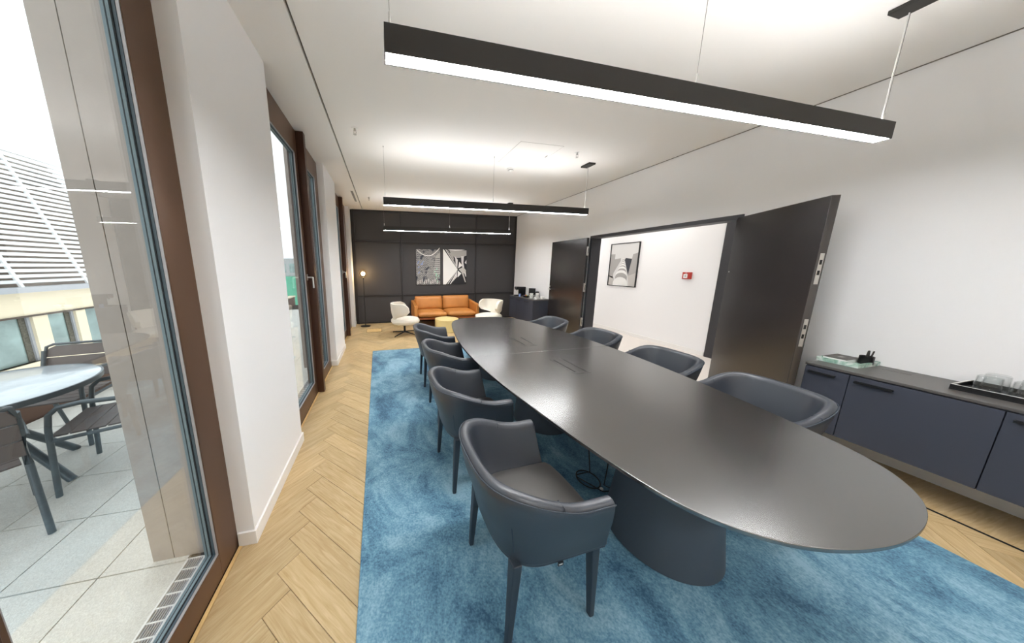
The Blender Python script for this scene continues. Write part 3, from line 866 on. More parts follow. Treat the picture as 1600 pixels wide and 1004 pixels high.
# ------------------------------------------------------------------ conference chairs
def smooth01(t):
    t = max(0, min(1, t)); return t * t * (3 - 2 * t)
def chair_path(hw, xb, xf, n=3.0, seg=26, xc=-0.02):
    pts = []
    for k in range(7):
        pts.append((xf + (xc - xf) * k / 7, -hw))
    for k in range(seg + 1):
        th = -PI / 2 + PI * k / seg
        c, s = math.cos(th), math.sin(th)
        pts.append((xc - (xc - xb) * abs(c) ** (2 / n), hw * (1 if s > 0 else -1) * abs(s) ** (2 / n)))
    for k in range(1, 8):
        pts.append((xc + (xf - xc) * k / 7, hw))
    return pts
def rim_z(x):
    return 0.694 + 0.088 * smooth01((0.08 - x) / 0.36)
def make_chair():
    c = empty('conference_chair')
    lv = []
    ZB = 0.425
    ts = [0, 0.12, 0.35, 0.6, 0.85, 1.0]
    def outer(t):
        e = smooth01(t * 1.15) * 0.6 + t * 0.4
        return chair_path(0.245 + 0.050 * e, -0.235 - 0.085 * e, 0.225 - 0.045 * t)
    def inner(t, th=0.048):
        e = smooth01(t * 1.15) * 0.6 + t * 0.4
        return chair_path(0.245 + 0.050 * e - th, -0.235 - 0.085 * e + th, 0.225 - 0.045 * t)
    rows = []
    ref = outer(1.0)
    N = len(ref)
    zt = [rim_z(p[0]) for p in ref]
    for t in ts[:-1]:
        rows.append([(p[0], p[1], ZB + (zt[i] - ZB) * t) for i, p in enumerate(outer(t))])
    # rounded rim
    o1 = outer(1.0); i1 = inner(1.0)
    for f, dz in ((0.0, -0.018), (0.10, -0.004), (0.32, 0.004), (0.68, 0.004), (0.90, -0.006), (1.0, -0.024)):
        rows.append([(o1[i][0] + (i1[i][0] - o1[i][0]) * f, o1[i][1] + (i1[i][1] - o1[i][1]) * f, zt[i] + dz) for i in range(N)])
    for t in (0.8, 0.5, 0.2, 0.0):
        rows.append([(p[0], p[1], ZB + (zt[i] - ZB) * t) for i, p in enumerate(inner(t, 0.05))])
    # closed cross section: loop rows per path point
    m = MB(); R_ = len(rows)
    m.v = [p for r in rows for p in r]
    for r in range(R_):
        r2 = (r + 1) % R_
        for i in range(N - 1):
            m.f.append((r * N + i, r * N + i + 1, r2 * N + i + 1, r2 * N + i))
    m.f.append(tuple(r * N for r in range(R_ - 1, -1, -1)))
    m.f.append(tuple(r * N + N - 1 for r in range(R_)))
    sh = m.build('shell', M['leather'], c, smooth=True, bevel=0.006, bseg=3)
    # piping along the outer rim
    MB().tube([(p[0] - 0.001, p[1] * 1.003, zt[i] - 0.010) for i, p in enumerate(o1)], 0.0032, 6).build('piping', M['legleather'], sh, smooth=True)
    # seams
    for s in (-1, 1):
        MB().tube([(-0.05, s * 0.2965, rim_z(-0.05) - 0.012), (-0.05, s * 0.29, rim_z(-0.05) + 0.0045), (-0.05, s * 0.255, rim_z(-0.05) + 0.0045), (-0.05, s * 0.246, rim_z(-0.05) - 0.02)], 0.0016, 5).build('seam', M['legleather'], sh)
        MB().tube([(-0.205, s * 0.222, 0.50), (-0.22, s * 0.228, 0.60), (-0.235, s * 0.232, 0.72)], 0.0016, 5).build('seam', M['legleather'], sh)
    # seat: pan and cushion
    inn = inner(0.1, 0.046)
    core = [(p[0], p[1]) for p in inn]
    fr = core[-1][1]
    front = [(0.235, fr * 0.98), (0.252, fr * 0.86), (0.262, fr * 0.5), (0.266, 0), (0.262, -fr * 0.5), (0.252, -fr * 0.86), (0.235, -fr * 0.98)]
    loop = core + front
    m = MB()
    rg_ = []
    cx0 = 0.0
    for s, z in ((0.96, 0.405), (1.0, 0.415), (1.0, 0.455), (0.985, 0.468), (0.93, 0.476), (0.7, 0.483), (0.35, 0.486)):
        rg_.append([(cx0 + (x - cx0) * s, y * s, z) for x, y in loop])
    m.rings(rg_)
    m.build('seat', M['leather_in'], c, smooth=True)
    MB().prism([(p[0] * 0.98, p[1] * 0.98) for p in outer(0.0)] + [(0.215, 0.22), (0.215, -0.22)], 0.412, 0.428).build('seat_pan', M['leather'], c)
    for sx in (-1, 1):
        for sy in (-1, 1):
            x = 0.205 if sx > 0 else -0.200
            tx_ = 0.19 if sx > 0 else -0.185
            MB().bar((x + 0.006 * sx, sy * 0.216, 0.0145), (tx_, sy * 0.205, 0.43), 0.024, 0.040, 0.024, 0.046).build('leg', M['legleather'], c, bevel=0.005)
    tg = B(-0.02, 0.004, -0.252, -0.247, 0.408, 0.424).build('tag', M['blackplastic'], c)
    B(-0.017, -0.001, -0.2526, -0.2518, 0.414, 0.418).build('tag_print', M['white'], tg)
    return c
ch0 = make_chair()
spots = [
    (0.645, 0.992, 2, 'black leather armchair at the table nearest the camera on window side'),
    (0.622, 1.785, 3, 'second black leather armchair from the camera on window side'),
    (0.688, 2.625, 2, 'third black leather armchair from the camera on window side'),
    (0.685, 3.460, -1, 'farthest black leather armchair on window side near the coffee table'),
    (2.390, 1.170, 176, 'black leather armchair across the table nearest the open door leaf'),
    (2.420, 1.870, 180, 'black leather armchair facing us between the nearest and third on door side'),
    (2.440, 2.700, 181, 'black leather armchair third from the camera on door side'),
    (2.380, 3.560, 178, 'farthest black leather armchair on door side by the coffee sideboard'),
]
for i, (x, y, a, lab) in enumerate(spots):
    o = ch0 if i == 0 else copy_tree(ch0)
    o.location = (x, y, 0); o.rotation_euler = (0, 0, math.radians(a))
    tag(o, lab, 'chair', 'black armchairs around the conference table')

# ------------------------------------------------------------------ pendant lamps
def make_lamp(i, y, label):
    L = empty('pendant_lamp', (0.035, y, 2.345)); tag(L, label, 'lamp', 'black linear pendant lamps')
    Ln = 3.0; w = 0.066; h = 0.092
    hs = MB().box(0, Ln, 0, 0.004, 0, h).box(0, Ln, w - 0.004, w, 0, h).box(0, 0.004, 0.004, w - 0.004, 0, h).box(Ln - 0.004, Ln, 0.004, w - 0.004, 0, h).box(0.004, Ln - 0.004, 0.004, w - 0.004, 0.03, 0.06)
    hs.build('housing', M['lamp'], L)
    B(0.004, Ln - 0.004, 0.004, w - 0.004, 0.003, 0.012).build('diffuser', M['led'], L)
    B(0.03, Ln - 0.03, 0.008, w - 0.008, 0.080, 0.091).build('uplight', M['led_up'], L)
    top = ZC - 2.345
    for k, x in enumerate((0.022, 1.48, 2.955)):
        cb = MB().tube([(x, w / 2, h + 0.035), (x, w / 2, top)], 0.0013, 6).build('suspension_cable', M['cable'], L)
        MB().lathe([(0, h + 0.02), (0.005, h + 0.02), (0.005, h + 0.055), (0.002, h + 0.062), (0, h + 0.062)], 10, (x, w / 2)).tube([(x - 0.012, w / 2, h - 0.001), (x, w / 2, h + 0.025), (x + 0.012, w / 2, h - 0.001)], 0.0012, 5).build('gripper', M['steel'], cb, smooth=True)
        if k < 2:
            MB().lathe([(0, top - 0.012), (0.006, top - 0.012), (0.009, top), (0, top)], 12, (x, w / 2)).build('ceiling_fixing', M['steel'], L, smooth=True)
    B(2.86, 2.97, -0.09, 0.075, top - 0.022, top).build('canopy', M['lamp'], L, bevel=0.002)
    MB().tube([(2.951, w / 2 + 0.004, h), (2.953, w / 2 + 0.006, 0.35), (2.95, w / 2 + 0.002, top - 0.02)], 0.0026, 6).build('power_cord', M['white'], L, smooth=True)
    return L
make_lamp(0, 1.122, 'black linear pendant lamp nearest the camera')
make_lamp(1, 3.590, 'black linear pendant lamp over the far end of the table')
make_lamp(2, 6.078, 'black linear pendant lamp over the lounge corner')
make_lamp(3, -1.346, 'unseen black linear pendant lamp added behind the camera')  # extra lamp added out of view to even the light in the near room

# ------------------------------------------------------------------ ceiling items
def sprinkler(x, y, lab):
    s = empty('sprinkler', (x, y, ZC)); tag(s, lab, 'sprinkler', 'ceiling sprinklers')
    MB().lathe([(0, -0.004), (0.028, -0.004), (0.032, 0.0), (0, 0)], 20).build('rosette', M['white'], s, smooth=True)
    MB().lathe([(0, -0.03), (0.008, -0.03), (0.01, -0.004), (0, -0.004)], 12).build('body', M['steel'], s, smooth=True)
    MB().tube([(-0.012, 0, -0.02), (-0.015, 0, -0.045), (0, 0, -0.062), (0.015, 0, -0.045), (0.012, 0, -0.02)], 0.0025, 6).build('frame_arms', M['steel'], s, smooth=True)
    MB().lathe([(0, -0.066), (0.018, -0.064), (0.018, -0.062), (0, -0.062)], 14).build('deflector', M['steel'], s, smooth=True)
sprinkler(-0.24, 3.25, 'small steel ceiling sprinkler near the air slot by the second window')
sprinkler(2.505, 3.26, 'small steel ceiling sprinkler near the ceiling hatch')
sprinkler(-0.245, 6.20, 'small steel ceiling sprinkler near the charcoal wall')
sd = empty('smoke_detector', (1.928, 3.973, ZC)); tag(sd, 'round white smoke detector on the ceiling', 'smoke detector')
MB().lathe([(0, -0.018), (0.05, -0.018), (0.055, 0), (0, 0)], 28).build('base', M['white'], sd, smooth=True)
MB().lathe([(0, -0.05), (0.018, -0.048), (0.034, -0.036), (0.038, -0.018), (0, -0.018)], 28).build('sensor', M['white'], sd, smooth=True)
MB().lathe([(0.0392, -0.03), (0.040, -0.03), (0.040, -0.024), (0.0392, -0.024)], 28, cap=False).build('grille_ring', M['slot'], sd, smooth=True)
ht = empty('ceiling_hatch', (1.93, 3.46, ZC)); tag(ht, 'flush square access hatch in the ceiling', 'hatch')
B(-0.288, 0.288, -0.318, 0.318, -0.0015, 0.0).build('panel', M['ceil'], ht)
for a, b, c, d in ((-0.291, -0.288, -0.321, 0.321), (0.288, 0.291, -0.321, 0.321), (-0.288, 0.288, -0.321, -0.318), (-0.288, 0.288, 0.318, 0.321)):
    B(a, b, c, d, -0.0008, 0.0).build('gap', M['slot'], ht)
B(0.25, 0.262, -0.03, 0.03, -0.003, -0.0015).build('latch', M['slot'], ht)
vg = empty('air_grille', (-0.545, 6.2, ZC)); tag(vg, 'narrow louvred air grille beside the ceiling slot', 'air grille')
B(-0.03, 0.03, -0.45, 0.45, -0.003, 0.0).build('frame', M['white'], vg)
for k in range(22):
    B(-0.022, 0.022, -0.43 + k * 0.04, -0.43 + k * 0.04 + 0.018, -0.0045, -0.003).build('slit', M['dark'], vg)

# ------------------------------------------------------------------ wall hung sideboards
def sideboard(name, x0, y_list, z0, z1, label, handle_side):
    ya, yb = y_list[0], y_list[-1]
    s = empty(name, (x0, ya, z0)); tag(s, label, 'sideboard')
    D = XR - 0.003 - x0
    B(0.02, D, 0.0, yb - ya, 0.0, z1 - z0 - 0.022).build('body', M['cab'], s)
    B(-0.004, D, -0.002, yb - ya + 0.002, z1 - z0 - 0.018, z1 - z0).build('worktop', M['cabtop'], s, bevel=0.002)
    for i in range(len(y_list) - 1):
        a, b = y_list[i] - ya, y_list[i + 1] - ya
        d = B(0.0, 0.019, a + 0.002, b - 0.002, 0.003, z1 - z0 - 0.028).build('door', M['cab'], s, bevel=0.001, bseg=1)
        hl = min(0.16, (b - a) * 0.6)
        hy1 = b - 0.028
        B(-0.020, 0.0, hy1 - hl, hy1, z1 - z0 - 0.068, z1 - z0 - 0.062).box(-0.022, -0.018, hy1 - hl, hy1, z1 - z0 - 0.076, z1 - z0 - 0.062).build('handle', M['handle'], d)
    return s
sb1 = sideboard('sideboard', 3.46, [-0.94, -0.41, 0.12, 0.652, 1.182, 1.405], 0.246, 0.79, 'long charcoal wall hung sideboard beside the open door leaf', 0)
sb2 = sideboard('sideboard', 3.43, [5.60, 6.00, 6.40, 6.80], 0.19, 0.79, 'charcoal wall hung sideboard with coffee things near the far wall', 0)
# cable outlet on the near worktop
co = empty('cable_outlet', (3.82, 1.10, 0.79)); tag(co, 'flush grey cable outlet lid on the long sideboard', 'cable outlet')
B(-0.04, 0.04, -0.06, 0.06, 0.0, 0.002).build('lid', M['cabtop'], co)
for a, b, c, d in ((-0.042, -0.04, -0.062, 0.062), (0.04, 0.042, -0.062, 0.062), (-0.04, 0.04, -0.062, -0.06), (-0.04, 0.04, 0.06, 0.062)):
    B(a, b, c, d, 0.0, 0.0012).build('rim', M['bead'], co)
# green marble tray with book and pen cup
mt = empty('marble_tray', (3.755, 1.315, 0.79)); tag(mt, 'rectangular green veined marble tray on the long sideboard', 'tray')
HX, HY = 0.14, 0.105
B(-HX, HX, -HY, HY, 0.0, 0.010).build('bottom', M['marble'], mt)
MB().box(-HX, -HX + 0.012, -HY, HY, 0.010, 0.032).box(HX - 0.012, HX, -HY, HY, 0.010, 0.032).box(-HX + 0.012, HX - 0.012, -HY, -HY + 0.012, 0.010, 0.032).box(-HX + 0.012, HX - 0.012, HY - 0.012, HY, 0.010, 0.032).build('rim', M['marble'], mt, bevel=0.001)
bk = empty('book', (3.755, 1.345, 0.801)); tag(bk, 'dark covered book lying in the green marble tray', 'book')
B(-0.095, 0.095, -0.06, 0.06, 0.0, 0.026).build('pages', M['paper'], bk)
B(-0.097, 0.097, -0.062, 0.062, 0.026, 0.029).build('cover', M['bookcover'], bk)
B(-0.03, 0.02, -0.012, 0.012, 0.029, 0.0294).build('cover_print', M['print_m'], bk)
pc = MB().lathe([(0, 0), (0.034, 0), (0.036, 0.004), (0.036, 0.066), (0.034, 0.066), (0.033, 0.006), (0, 0.006)], 32).build('pen_cup', M['blackplastic'], smooth=True, loc=(3.80, 1.245, 0.801))
tag(pc, 'small black round pen cup standing on the marble tray', 'cup')
for k, (dx, dy, t1, t2) in enumerate(((-0.012, 0.004, 0.05, 0.10), (0.0, -0.008, -0.06, 0.05), (0.01, 0.008, 0.08, -0.05), (0.016, -0.006, 0.12, 0.02))):
    p = MB().lathe([(0, 0.0), (0.004, 0.0), (0.0045, 0.004), (0.0045, 0.10), (0.003, 0.105), (0, 0.105)], 10).build('pen', M['marker'], smooth=True, loc=(3.80 + dx, 1.245 + dy, 0.8085), rot=(t1, t2, 0))
    tag(p, ['dark pen in the black cup, leaning to the wall', 'dark pen in the black cup, nearest the camera', 'dark pen in the black cup, at the back', 'dark pen in the black cup, leaning farthest right'][k], 'pen', 'pens in the black cup')
# black tray with drinking glasses
bt = empty('black_tray', (3.74, 0.62, 0.79)); tag(bt, 'long low black tray with white edge on the long sideboard', 'tray')
B(-0.13, 0.13, -0.24, 0.24, 0.0, 0.008).build('bottom', M['blackplastic'], bt)
MB().box(-0.13, -0.122, -0.24, 0.24, 0.008, 0.034).box(0.122, 0.13, -0.24, 0.24, 0.008, 0.034).box(-0.122, 0.122, -0.24, -0.232, 0.008, 0.034).box(-0.122, 0.122, 0.232, 0.24, 0.008, 0.034).build('rim', M['blackplastic'], bt, bevel=0.001)
MB().box(-0.130, -0.1225, -0.24, 0.24, 0.0342, 0.0355).box(-0.1225, 0.13, 0.2325, 0.24, 0.0342, 0.0355).build('edge_line', M['print_l'], bt)
gl_m = MB().lathe([(0, 0.086), (0.026, 0.086), (0.031, 0.080), (0.036, 0.0), (0.0335, 0.0), (0.029, 0.078), (0.0, 0.080)], 24)
glm = gl_m.mesh('drinking_glass', M['clear'], True)
gnames = ['first', 'second', 'third', 'fourth', 'fifth', 'sixth', 'seventh', 'eighth']
k = 0
for j in range(4):
    for i in range(2):
        o = bpy.data.objects.new('drinking_glass', glm); COL.objects.link(o)
        o.location = (3.69 + i * 0.10, 0.77 - j * 0.104, 0.7985); o.scale = (1.25, 1.25, 1.25)
        tag(o, 'upturned clear glass on black tray, %s row from the marble tray, %s side' % (gnames[j], 'wall' if i else 'front'), 'glass', 'upturned glasses on the black tray'); k += 1

# ------------------------------------------------------------------ coffee corner on the far sideboard
ZT = 0.79
cm = empty('coffee_machine', (3.60, 6.55, ZT)); tag(cm, 'small black capsule coffee machine on the far sideboard', 'coffee machine')
B(-0.02, 0.14, -0.06, 0.06, 0.0, 0.245).build('body', M['blackplastic'], cm, bevel=0.008)
B(-0.14, -0.01, -0.055, 0.055, 0.17, 0.25).build('brew_head', M['blackplastic'], cm, bevel=0.01)
B(-0.15, -0.02, -0.05, 0.05, 0.0, 0.03).build('drip_tray', M['blackplastic'], cm, bevel=0.004)
B(-0.146, -0.141, -0.05, 0.05, 0.215, 0.235).build('chrome_trim', M['chrome'], cm)
B(-0.147, -0.141, -0.05, 0.05, 0.01, 0.02).build('chrome_trim', M['chrome'], cm)
MB().tube([(-0.10, 0, 0.17), (-0.10, 0, 0.145)], 0.012, 10).build('spout', M['chrome'], cm, smooth=True)
B(0.145, 0.205, -0.055, 0.055, 0.0, 0.21).build('water_tank', M['clear'], cm, bevel=0.006)
bw = empty('capsule_tray', (3.60, 6.20, ZT)); tag(bw, 'black oval tray filled with colourful capsules and packets', 'tray')
MB().lathe([(0, 0), (0.085, 0), (0.105, 0.045), (0.10, 0.045), (0.08, 0.008), (0, 0.008)], 32).build('bowl', M['blackplastic'], bw, smooth=True)
pk = [('yellowpack', -0.03, -0.03), ('redpack', -0.02, 0.055), ('greenpack', 0.02, 0.0), ('yellowpack', 0.04, -0.05), ('bluepack', -0.055, 0.02), ('yellowpack', 0.02, 0.05)]
plab = ['yellow packet at the front of the black tray', 'red packet lying on the far side of the black tray', 'mint packet in the middle of the black tray', 'yellow packet nearest the white cups', 'blue packet at the left of the black tray', 'yellow packet at the back by the wall']
for i, (mm, dx, dy) in enumerate(pk):
    o = MB().lathe([(0, 0), (0.012, 0), (0.018, 0.022), (0.014, 0.028), (0, 0.03)], 12).build('coffee_capsule', M[mm], smooth=True, loc=(3.60 + dx, 6.20 + dy, ZT + 0.025), rot=(0.5 * (i % 2), 0.3, 0))
    tag(o, plab[i].replace('packet', 'capsule'), 'capsule', 'coffee capsules in the black tray')
gj = MB().lathe([(0, 0), (0.028, 0), (0.03, 0.07), (0.028, 0.07), (0.026, 0.004), (0, 0.004)], 20).build('sugar_jar', M['bluepack'], smooth=True, loc=(3.52, 6.40, ZT))
tag(gj, 'small pale blue jar beside the coffee machine', 'jar')
mb_ = empty('menu_stand', (3.80, 6.28, ZT)); tag(mb_, 'upright black menu board on the far sideboard', 'menu stand')
B(-0.012, 0.012, -0.085, 0.085, 0.012, 0.22).build('board', M['blackplastic'], mb_, bevel=0.002, rot=(0, 0, 0.9))
B(-0.04, 0.04, -0.085, 0.085, 0.0, 0.012).build('foot', M['blackplastic'], mb_, bevel=0.002, rot=(0, 0, 0.9))
fr_ = MB().lathe([(0, 0), (0.045, 0), (0.045, 0.14), (0.035, 0.15), (0, 0.15)], 24).build('milk_frother', M['darkmetal'], smooth=True, loc=(3.84, 6.10, ZT))
tag(fr_, 'dark grey milk frother behind the white cups', 'milk frother')
sauc = MB().lathe([(0, 0), (0.04, 0), (0.075, 0.012), (0.074, 0.014), (0.04, 0.004), (0, 0.004)], 28).mesh('saucer', M['porcelain'], True)
cupm = MB().lathe([(0, 0), (0.026, 0), (0.040, 0.03), (0.043, 0.06), (0.041, 0.06), (0.037, 0.03), (0.022, 0.004), (0, 0.004)], 28).tube([(0.040, 0, 0.048), (0.062, 0, 0.046), (0.064, 0, 0.026), (0.036, 0, 0.018)], 0.0035, 6).mesh('coffee_cup', M['porcelain'], True)
cn = 0
for si, (cx_, cy_, n) in enumerate(((3.56, 5.90, 2), (3.74, 5.93, 2), (3.76, 5.74, 1), (3.58, 5.73, 1))):
    place = ['beside the capsule tray', 'in front of the milk frother', 'by the door leaf', 'at the near front corner'][si]
    for j in range(n):
        z = ZT + j * 0.066
        a = bpy.data.objects.new('saucer', sauc); COL.objects.link(a); a.location = (cx_, cy_, z)
        tag(a, 'white saucer %s%s' % (place, (', lower of its stack' if j == 0 else ', upper of its stack') if n > 1 else ''), 'saucer', 'white saucers on the far sideboard')
        b = bpy.data.objects.new('coffee_cup', cupm); COL.objects.link(b); b.location = (cx_, cy_, z + 0.0045); b.rotation_euler.z = 2.5 + si
        tag(b, 'white coffee cup %s%s' % (place, (', lower of its stack' if j == 0 else ', upper of its stack') if n > 1 else ''), 'cup', 'white coffee cups on the far sideboard')
# ------------------------------------------------------------------ sofa
sf = empty('sofa', (0.73, 6.62, 0)); tag(sf, 'two seat cognac leather sofa against the charcoal wall', 'sofa')
SW, SD = 1.74, 0.84
B(0.0, SW, 0.02, SD, 0.215, 0.262).build('base_frame', M['cognac_dark'], sf, bevel=0.01)
for sx in (0, 1):
    x0 = 0.0 if sx == 0 else SW - 0.085
    m = MB()
    vs = [(x0, 0.0, 0.235), (x0 + 0.085, 0.0, 0.235), (x0 + 0.085, SD, 0.235), (x0, SD, 0.235), (x0, 0.0, 0.585), (x0 + 0.085, 0.0, 0.585), (x0 + 0.085, SD, 0.64), (x0, SD, 0.64)]
    m.add(vs, [(0, 3, 2, 1), (4, 5, 6, 7), (0, 1, 5, 4), (1, 2, 6, 5), (2, 3, 7, 6), (3, 0, 4, 7)])
    m.build('armrest', M['cognac'], sf, bevel=0.018, bseg=3)
B(0.085, SW - 0.085, SD - 0.13, SD, 0.235, 0.66).build('back_frame', M['cognac'], sf, bevel=0.02, bseg=3)
def pillow(x0, x1, y0, y1, z0, z1, name, bul, tilt=0, axis='z'):
    n = 9; m = MB(); g = {}
    top = []; bot = []
    for i in range(n):
        for j in range(n):
            u, v = i / (n - 1), j / (n - 1)
            e = (1 - abs(2 * u - 1) ** 5) * (1 - abs(2 * v - 1) ** 5)
            top.append((u, v, 0.5 + 0.5 * (0.55 + 0.45 * e ** 0.5)))
            bot.append((u, v, 0.5 - 0.5 * (0.55 + 0.45 * e ** 0.5)))
    def conv(u, v, w):
        if axis == 'z':
            return (x0 + (x1 - x0) * u, y0 + (y1 - y0) * v, z0 + (z1 - z0) * w)
        return (x0 + (x1 - x0) * u, y0 + (y1 - y0) * (1 - w) + tilt * v, z0 + (z1 - z0) * v)
    vs = [conv(*p) for p in top] + [conv(*p) for p in bot]
    fs = []
    N2 = n * n
    for i in range(n - 1):
        for j in range(n - 1):
            a = i * n + j
            fs.append((a, a + n, a + n + 1, a + 1)); fs.append((N2 + a, N2 + a + 1, N2 + a + n + 1, N2 + a + n))
    for i in range(n - 1):
        for (a, b) in ((i, i + 1), ((n - 1) * n + i + 1, (n - 1) * n + i), ((i + 1) * n, i * n), (i * n + n - 1, (i + 1) * n + n - 1)):
            fs.append((a, b, N2 + b, N2 + a))
    m.add(vs, fs)
    return m
mid = SW / 2
for a, b in ((0.087, mid - 0.003), (mid + 0.003, SW - 0.087)):
    pillow(a, b, -0.015, 0.66, 0.262, 0.425, 'seat_cushion', 1).build('seat_cushion', M['cognac'], sf, subsurf=1)
    pillow(a, b, 0.54, 0.72, 0.40, 0.765, 'back_cushion', 1, tilt=0.06, axis='y').build('back_cushion', M['cognac'], sf, subsurf=1)
for x in (0.09, SW - 0.09):
    for y in (0.08, SD - 0.08):
        MB().bar((x, y, 0), (x, y, 0.22), 0.03, 0.035).build('leg', M['darkmetal'], sf, bevel=0.003)

# ------------------------------------------------------------------ drum coffee table
dr = empty('drum_table', (1.49, 6.28, 0)); tag(dr, 'round pale yellow drum coffee table before the sofa', 'coffee table')
MB().lathe([(0, 0.004), (0.285, 0.004), (0.29, 0.01), (0.29, 0.285), (0, 0.285)], 56).build('body', M['drum'], dr, smooth=True)
MB().lathe([(0, 0.285), (0.288, 0.285), (0.292, 0.289), (0.292, 0.298), (0.288, 0.302), (0, 0.302)], 56).build('top', M['drum'], dr, smooth=True)

# ------------------------------------------------------------------ lounge chairs
def lounge_chair():
    c = empty('lounge_chair')
    # seat cushion, facing +x
    rg_ = []
    n = 32
    for s, z in ((0.35, 0.235), (0.72, 0.245), (0.93, 0.275), (1.0, 0.315), (1.0, 0.345), (0.94, 0.375), (0.75, 0.392), (0.35, 0.398)):
        r = []
        for k in range(n):
            a = 2 * PI * k / n
            cx_, sy = math.cos(a), math.sin(a)
            r.append((0.02 + 0.33 * s * (abs(cx_) ** 0.8) * (1 if cx_ > 0 else -1), 0.30 * s * (abs(sy) ** 0.8) * (1 if sy > 0 else -1), z))
        rg_.append(r)
    MB().rings(rg_).build('seat', M['cream'], c, smooth=True)
    # back: narrow waist flaring to a wrapped head wing
    lev = [(0.27, 0.17, -0.24, 0.0), (0.35, 0.15, -0.255, 0.0), (0.41, 0.16, -0.27, 0.02), (0.455, 0.24, -0.28, 0.14), (0.49, 0.295, -0.29, 0.27), (0.56, 0.315, -0.30, 0.34), (0.66, 0.325, -0.31, 0.33), (0.71, 0.32, -0.315, 0.29), (0.742, 0.30, -0.31, 0.22)]
    rows = []
    K = 17
    for z, hw, xb, wrap in lev:
        out_, in_ = [], []
        for k in range(K):
            u = -1 + 2 * k / (K - 1)
            y = hw * math.sin(u * PI / 2 * 0.98)
            x = xb + wrap * (abs(u) ** 2.4) + 0.03 * abs(u) ** 2
            ny, nx = 0.055 * (abs(u) ** 2) * (-1 if u > 0 else 1), 0.058
            out_.append((x, y, z)); in_.append((x + nx * (1 - 0.55 * abs(u) ** 3), y + ny, z))
        rows.append(out_ + in_[::-1])
    MB().rings(rows).build('backrest', M['cream'], c, smooth=True, bevel=0.012, bseg=3)
    MB().lathe([(0, 0.045), (0.035, 0.045), (0.026, 0.07), (0.022, 0.24), (0, 0.24)], 20).build('column', M['darkmetal'], c, smooth=True)
    for k in range(4):
        a = PI / 4 + k * PI / 2
        ca, sa = math.cos(a), math.sin(a)
        MB().tube([(0.02 * ca, 0.02 * sa, 0.058), (0.18 * ca, 0.18 * sa, 0.04), (0.35 * ca, 0.35 * sa, 0.016)], 0.012, 8, rs=[0.018, 0.014, 0.010]).build('foot', M['darkmetal'], c, smooth=True)
        MB().lathe([(0, 0.001), (0.012, 0.001), (0.012, 0.012), (0, 0.012)], 10, (0.35 * ca, 0.35 * sa)).build('glide', M['blackplastic'], c, smooth=True)
    return c
lc = lounge_chair()
lc2 = copy_tree(lc)
tag(lc, 'cream swivel lounge chair with winged back left of the sofa', 'lounge chair', 'cream swivel lounge chairs')
lc.location = (0.44, 6.15, 0); lc.rotation_euler.z = math.radians(2)
tag(lc2, 'cream swivel lounge chair with winged back right of the sofa', 'lounge chair', 'cream swivel lounge chairs')
lc2.location = (2.58, 6.20, 0); lc2.rotation_euler.z = math.radians(205)

# ------------------------------------------------------------------ floor lamp
fl = empty('floor_lamp', (-0.515, 7.20, 0)); tag(fl, 'slim black floor lamp with glowing glass globe by the far window', 'floor lamp')
MB().lathe([(0, 0.001), (0.125, 0.001), (0.13, 0.006), (0.13, 0.014), (0.03, 0.02), (0, 0.02)], 36).build('base', M['handle'], fl, smooth=True)
MB().tube([(0, 0, 0.015), (0, 0, 1.30)], 0.010, 10).build('pole', M['handle'], fl, smooth=True)
MB().lathe([(0, 1.27), (0.03, 1.275), (0.036, 1.30), (0.03, 1.305), (0, 1.305)], 20).build('cup', M['handle'], fl, smooth=True)
gb = MB().lathe([(0.03, 1.295)] + [(0.112 * math.sin(a), 1.40 - 0.112 * math.cos(a)) for a in [PI * k / 18 for k in range(2, 18)]] + [(0, 1.512)], 32, cap=False)
gb.build('globe', M['globe'], fl, smooth=True)
MB().lathe([(0, 1.345)] + [(0.045 * math.sin(a), 1.39 - 0.045 * math.cos(a)) for a in [PI * k / 10 for k in range(1, 10)]] + [(0, 1.435)], 20).build('bulb', M['warm'], fl, smooth=True)
MB().tube([(0, 0, 1.30), (0, 0, 1.35)], 0.012, 8).build('socket', M['handle'], fl)

# ------------------------------------------------------------------ floor boxes
def floor_box(x0, x1, y0, y1, lab):
    f = empty('floor_box', ((x0 + x1) / 2, (y0 + y1) / 2, 0)); tag(f, lab, 'floor box', 'flush floor boxes')
    a, b = (x1 - x0) / 2, (y1 - y0) / 2
    B(-a, a, -b, b, 0.0002, 0.0012).build('lid', M['oakstrip'], f)
    for p in ((-a - 0.006, -a, -b, b), (a, a + 0.006, -b, b), (-a, a, -b - 0.006, -b), (-a, a, b, b + 0.006)):
        B(p[0], p[1], p[2], p[3], 0.0, 0.0022).build('rim', M['darkmetal'], f)
floor_box(-0.46, -0.10, 6.50, 6.86, 'flush floor box in the parquet in front of the floor lamp')

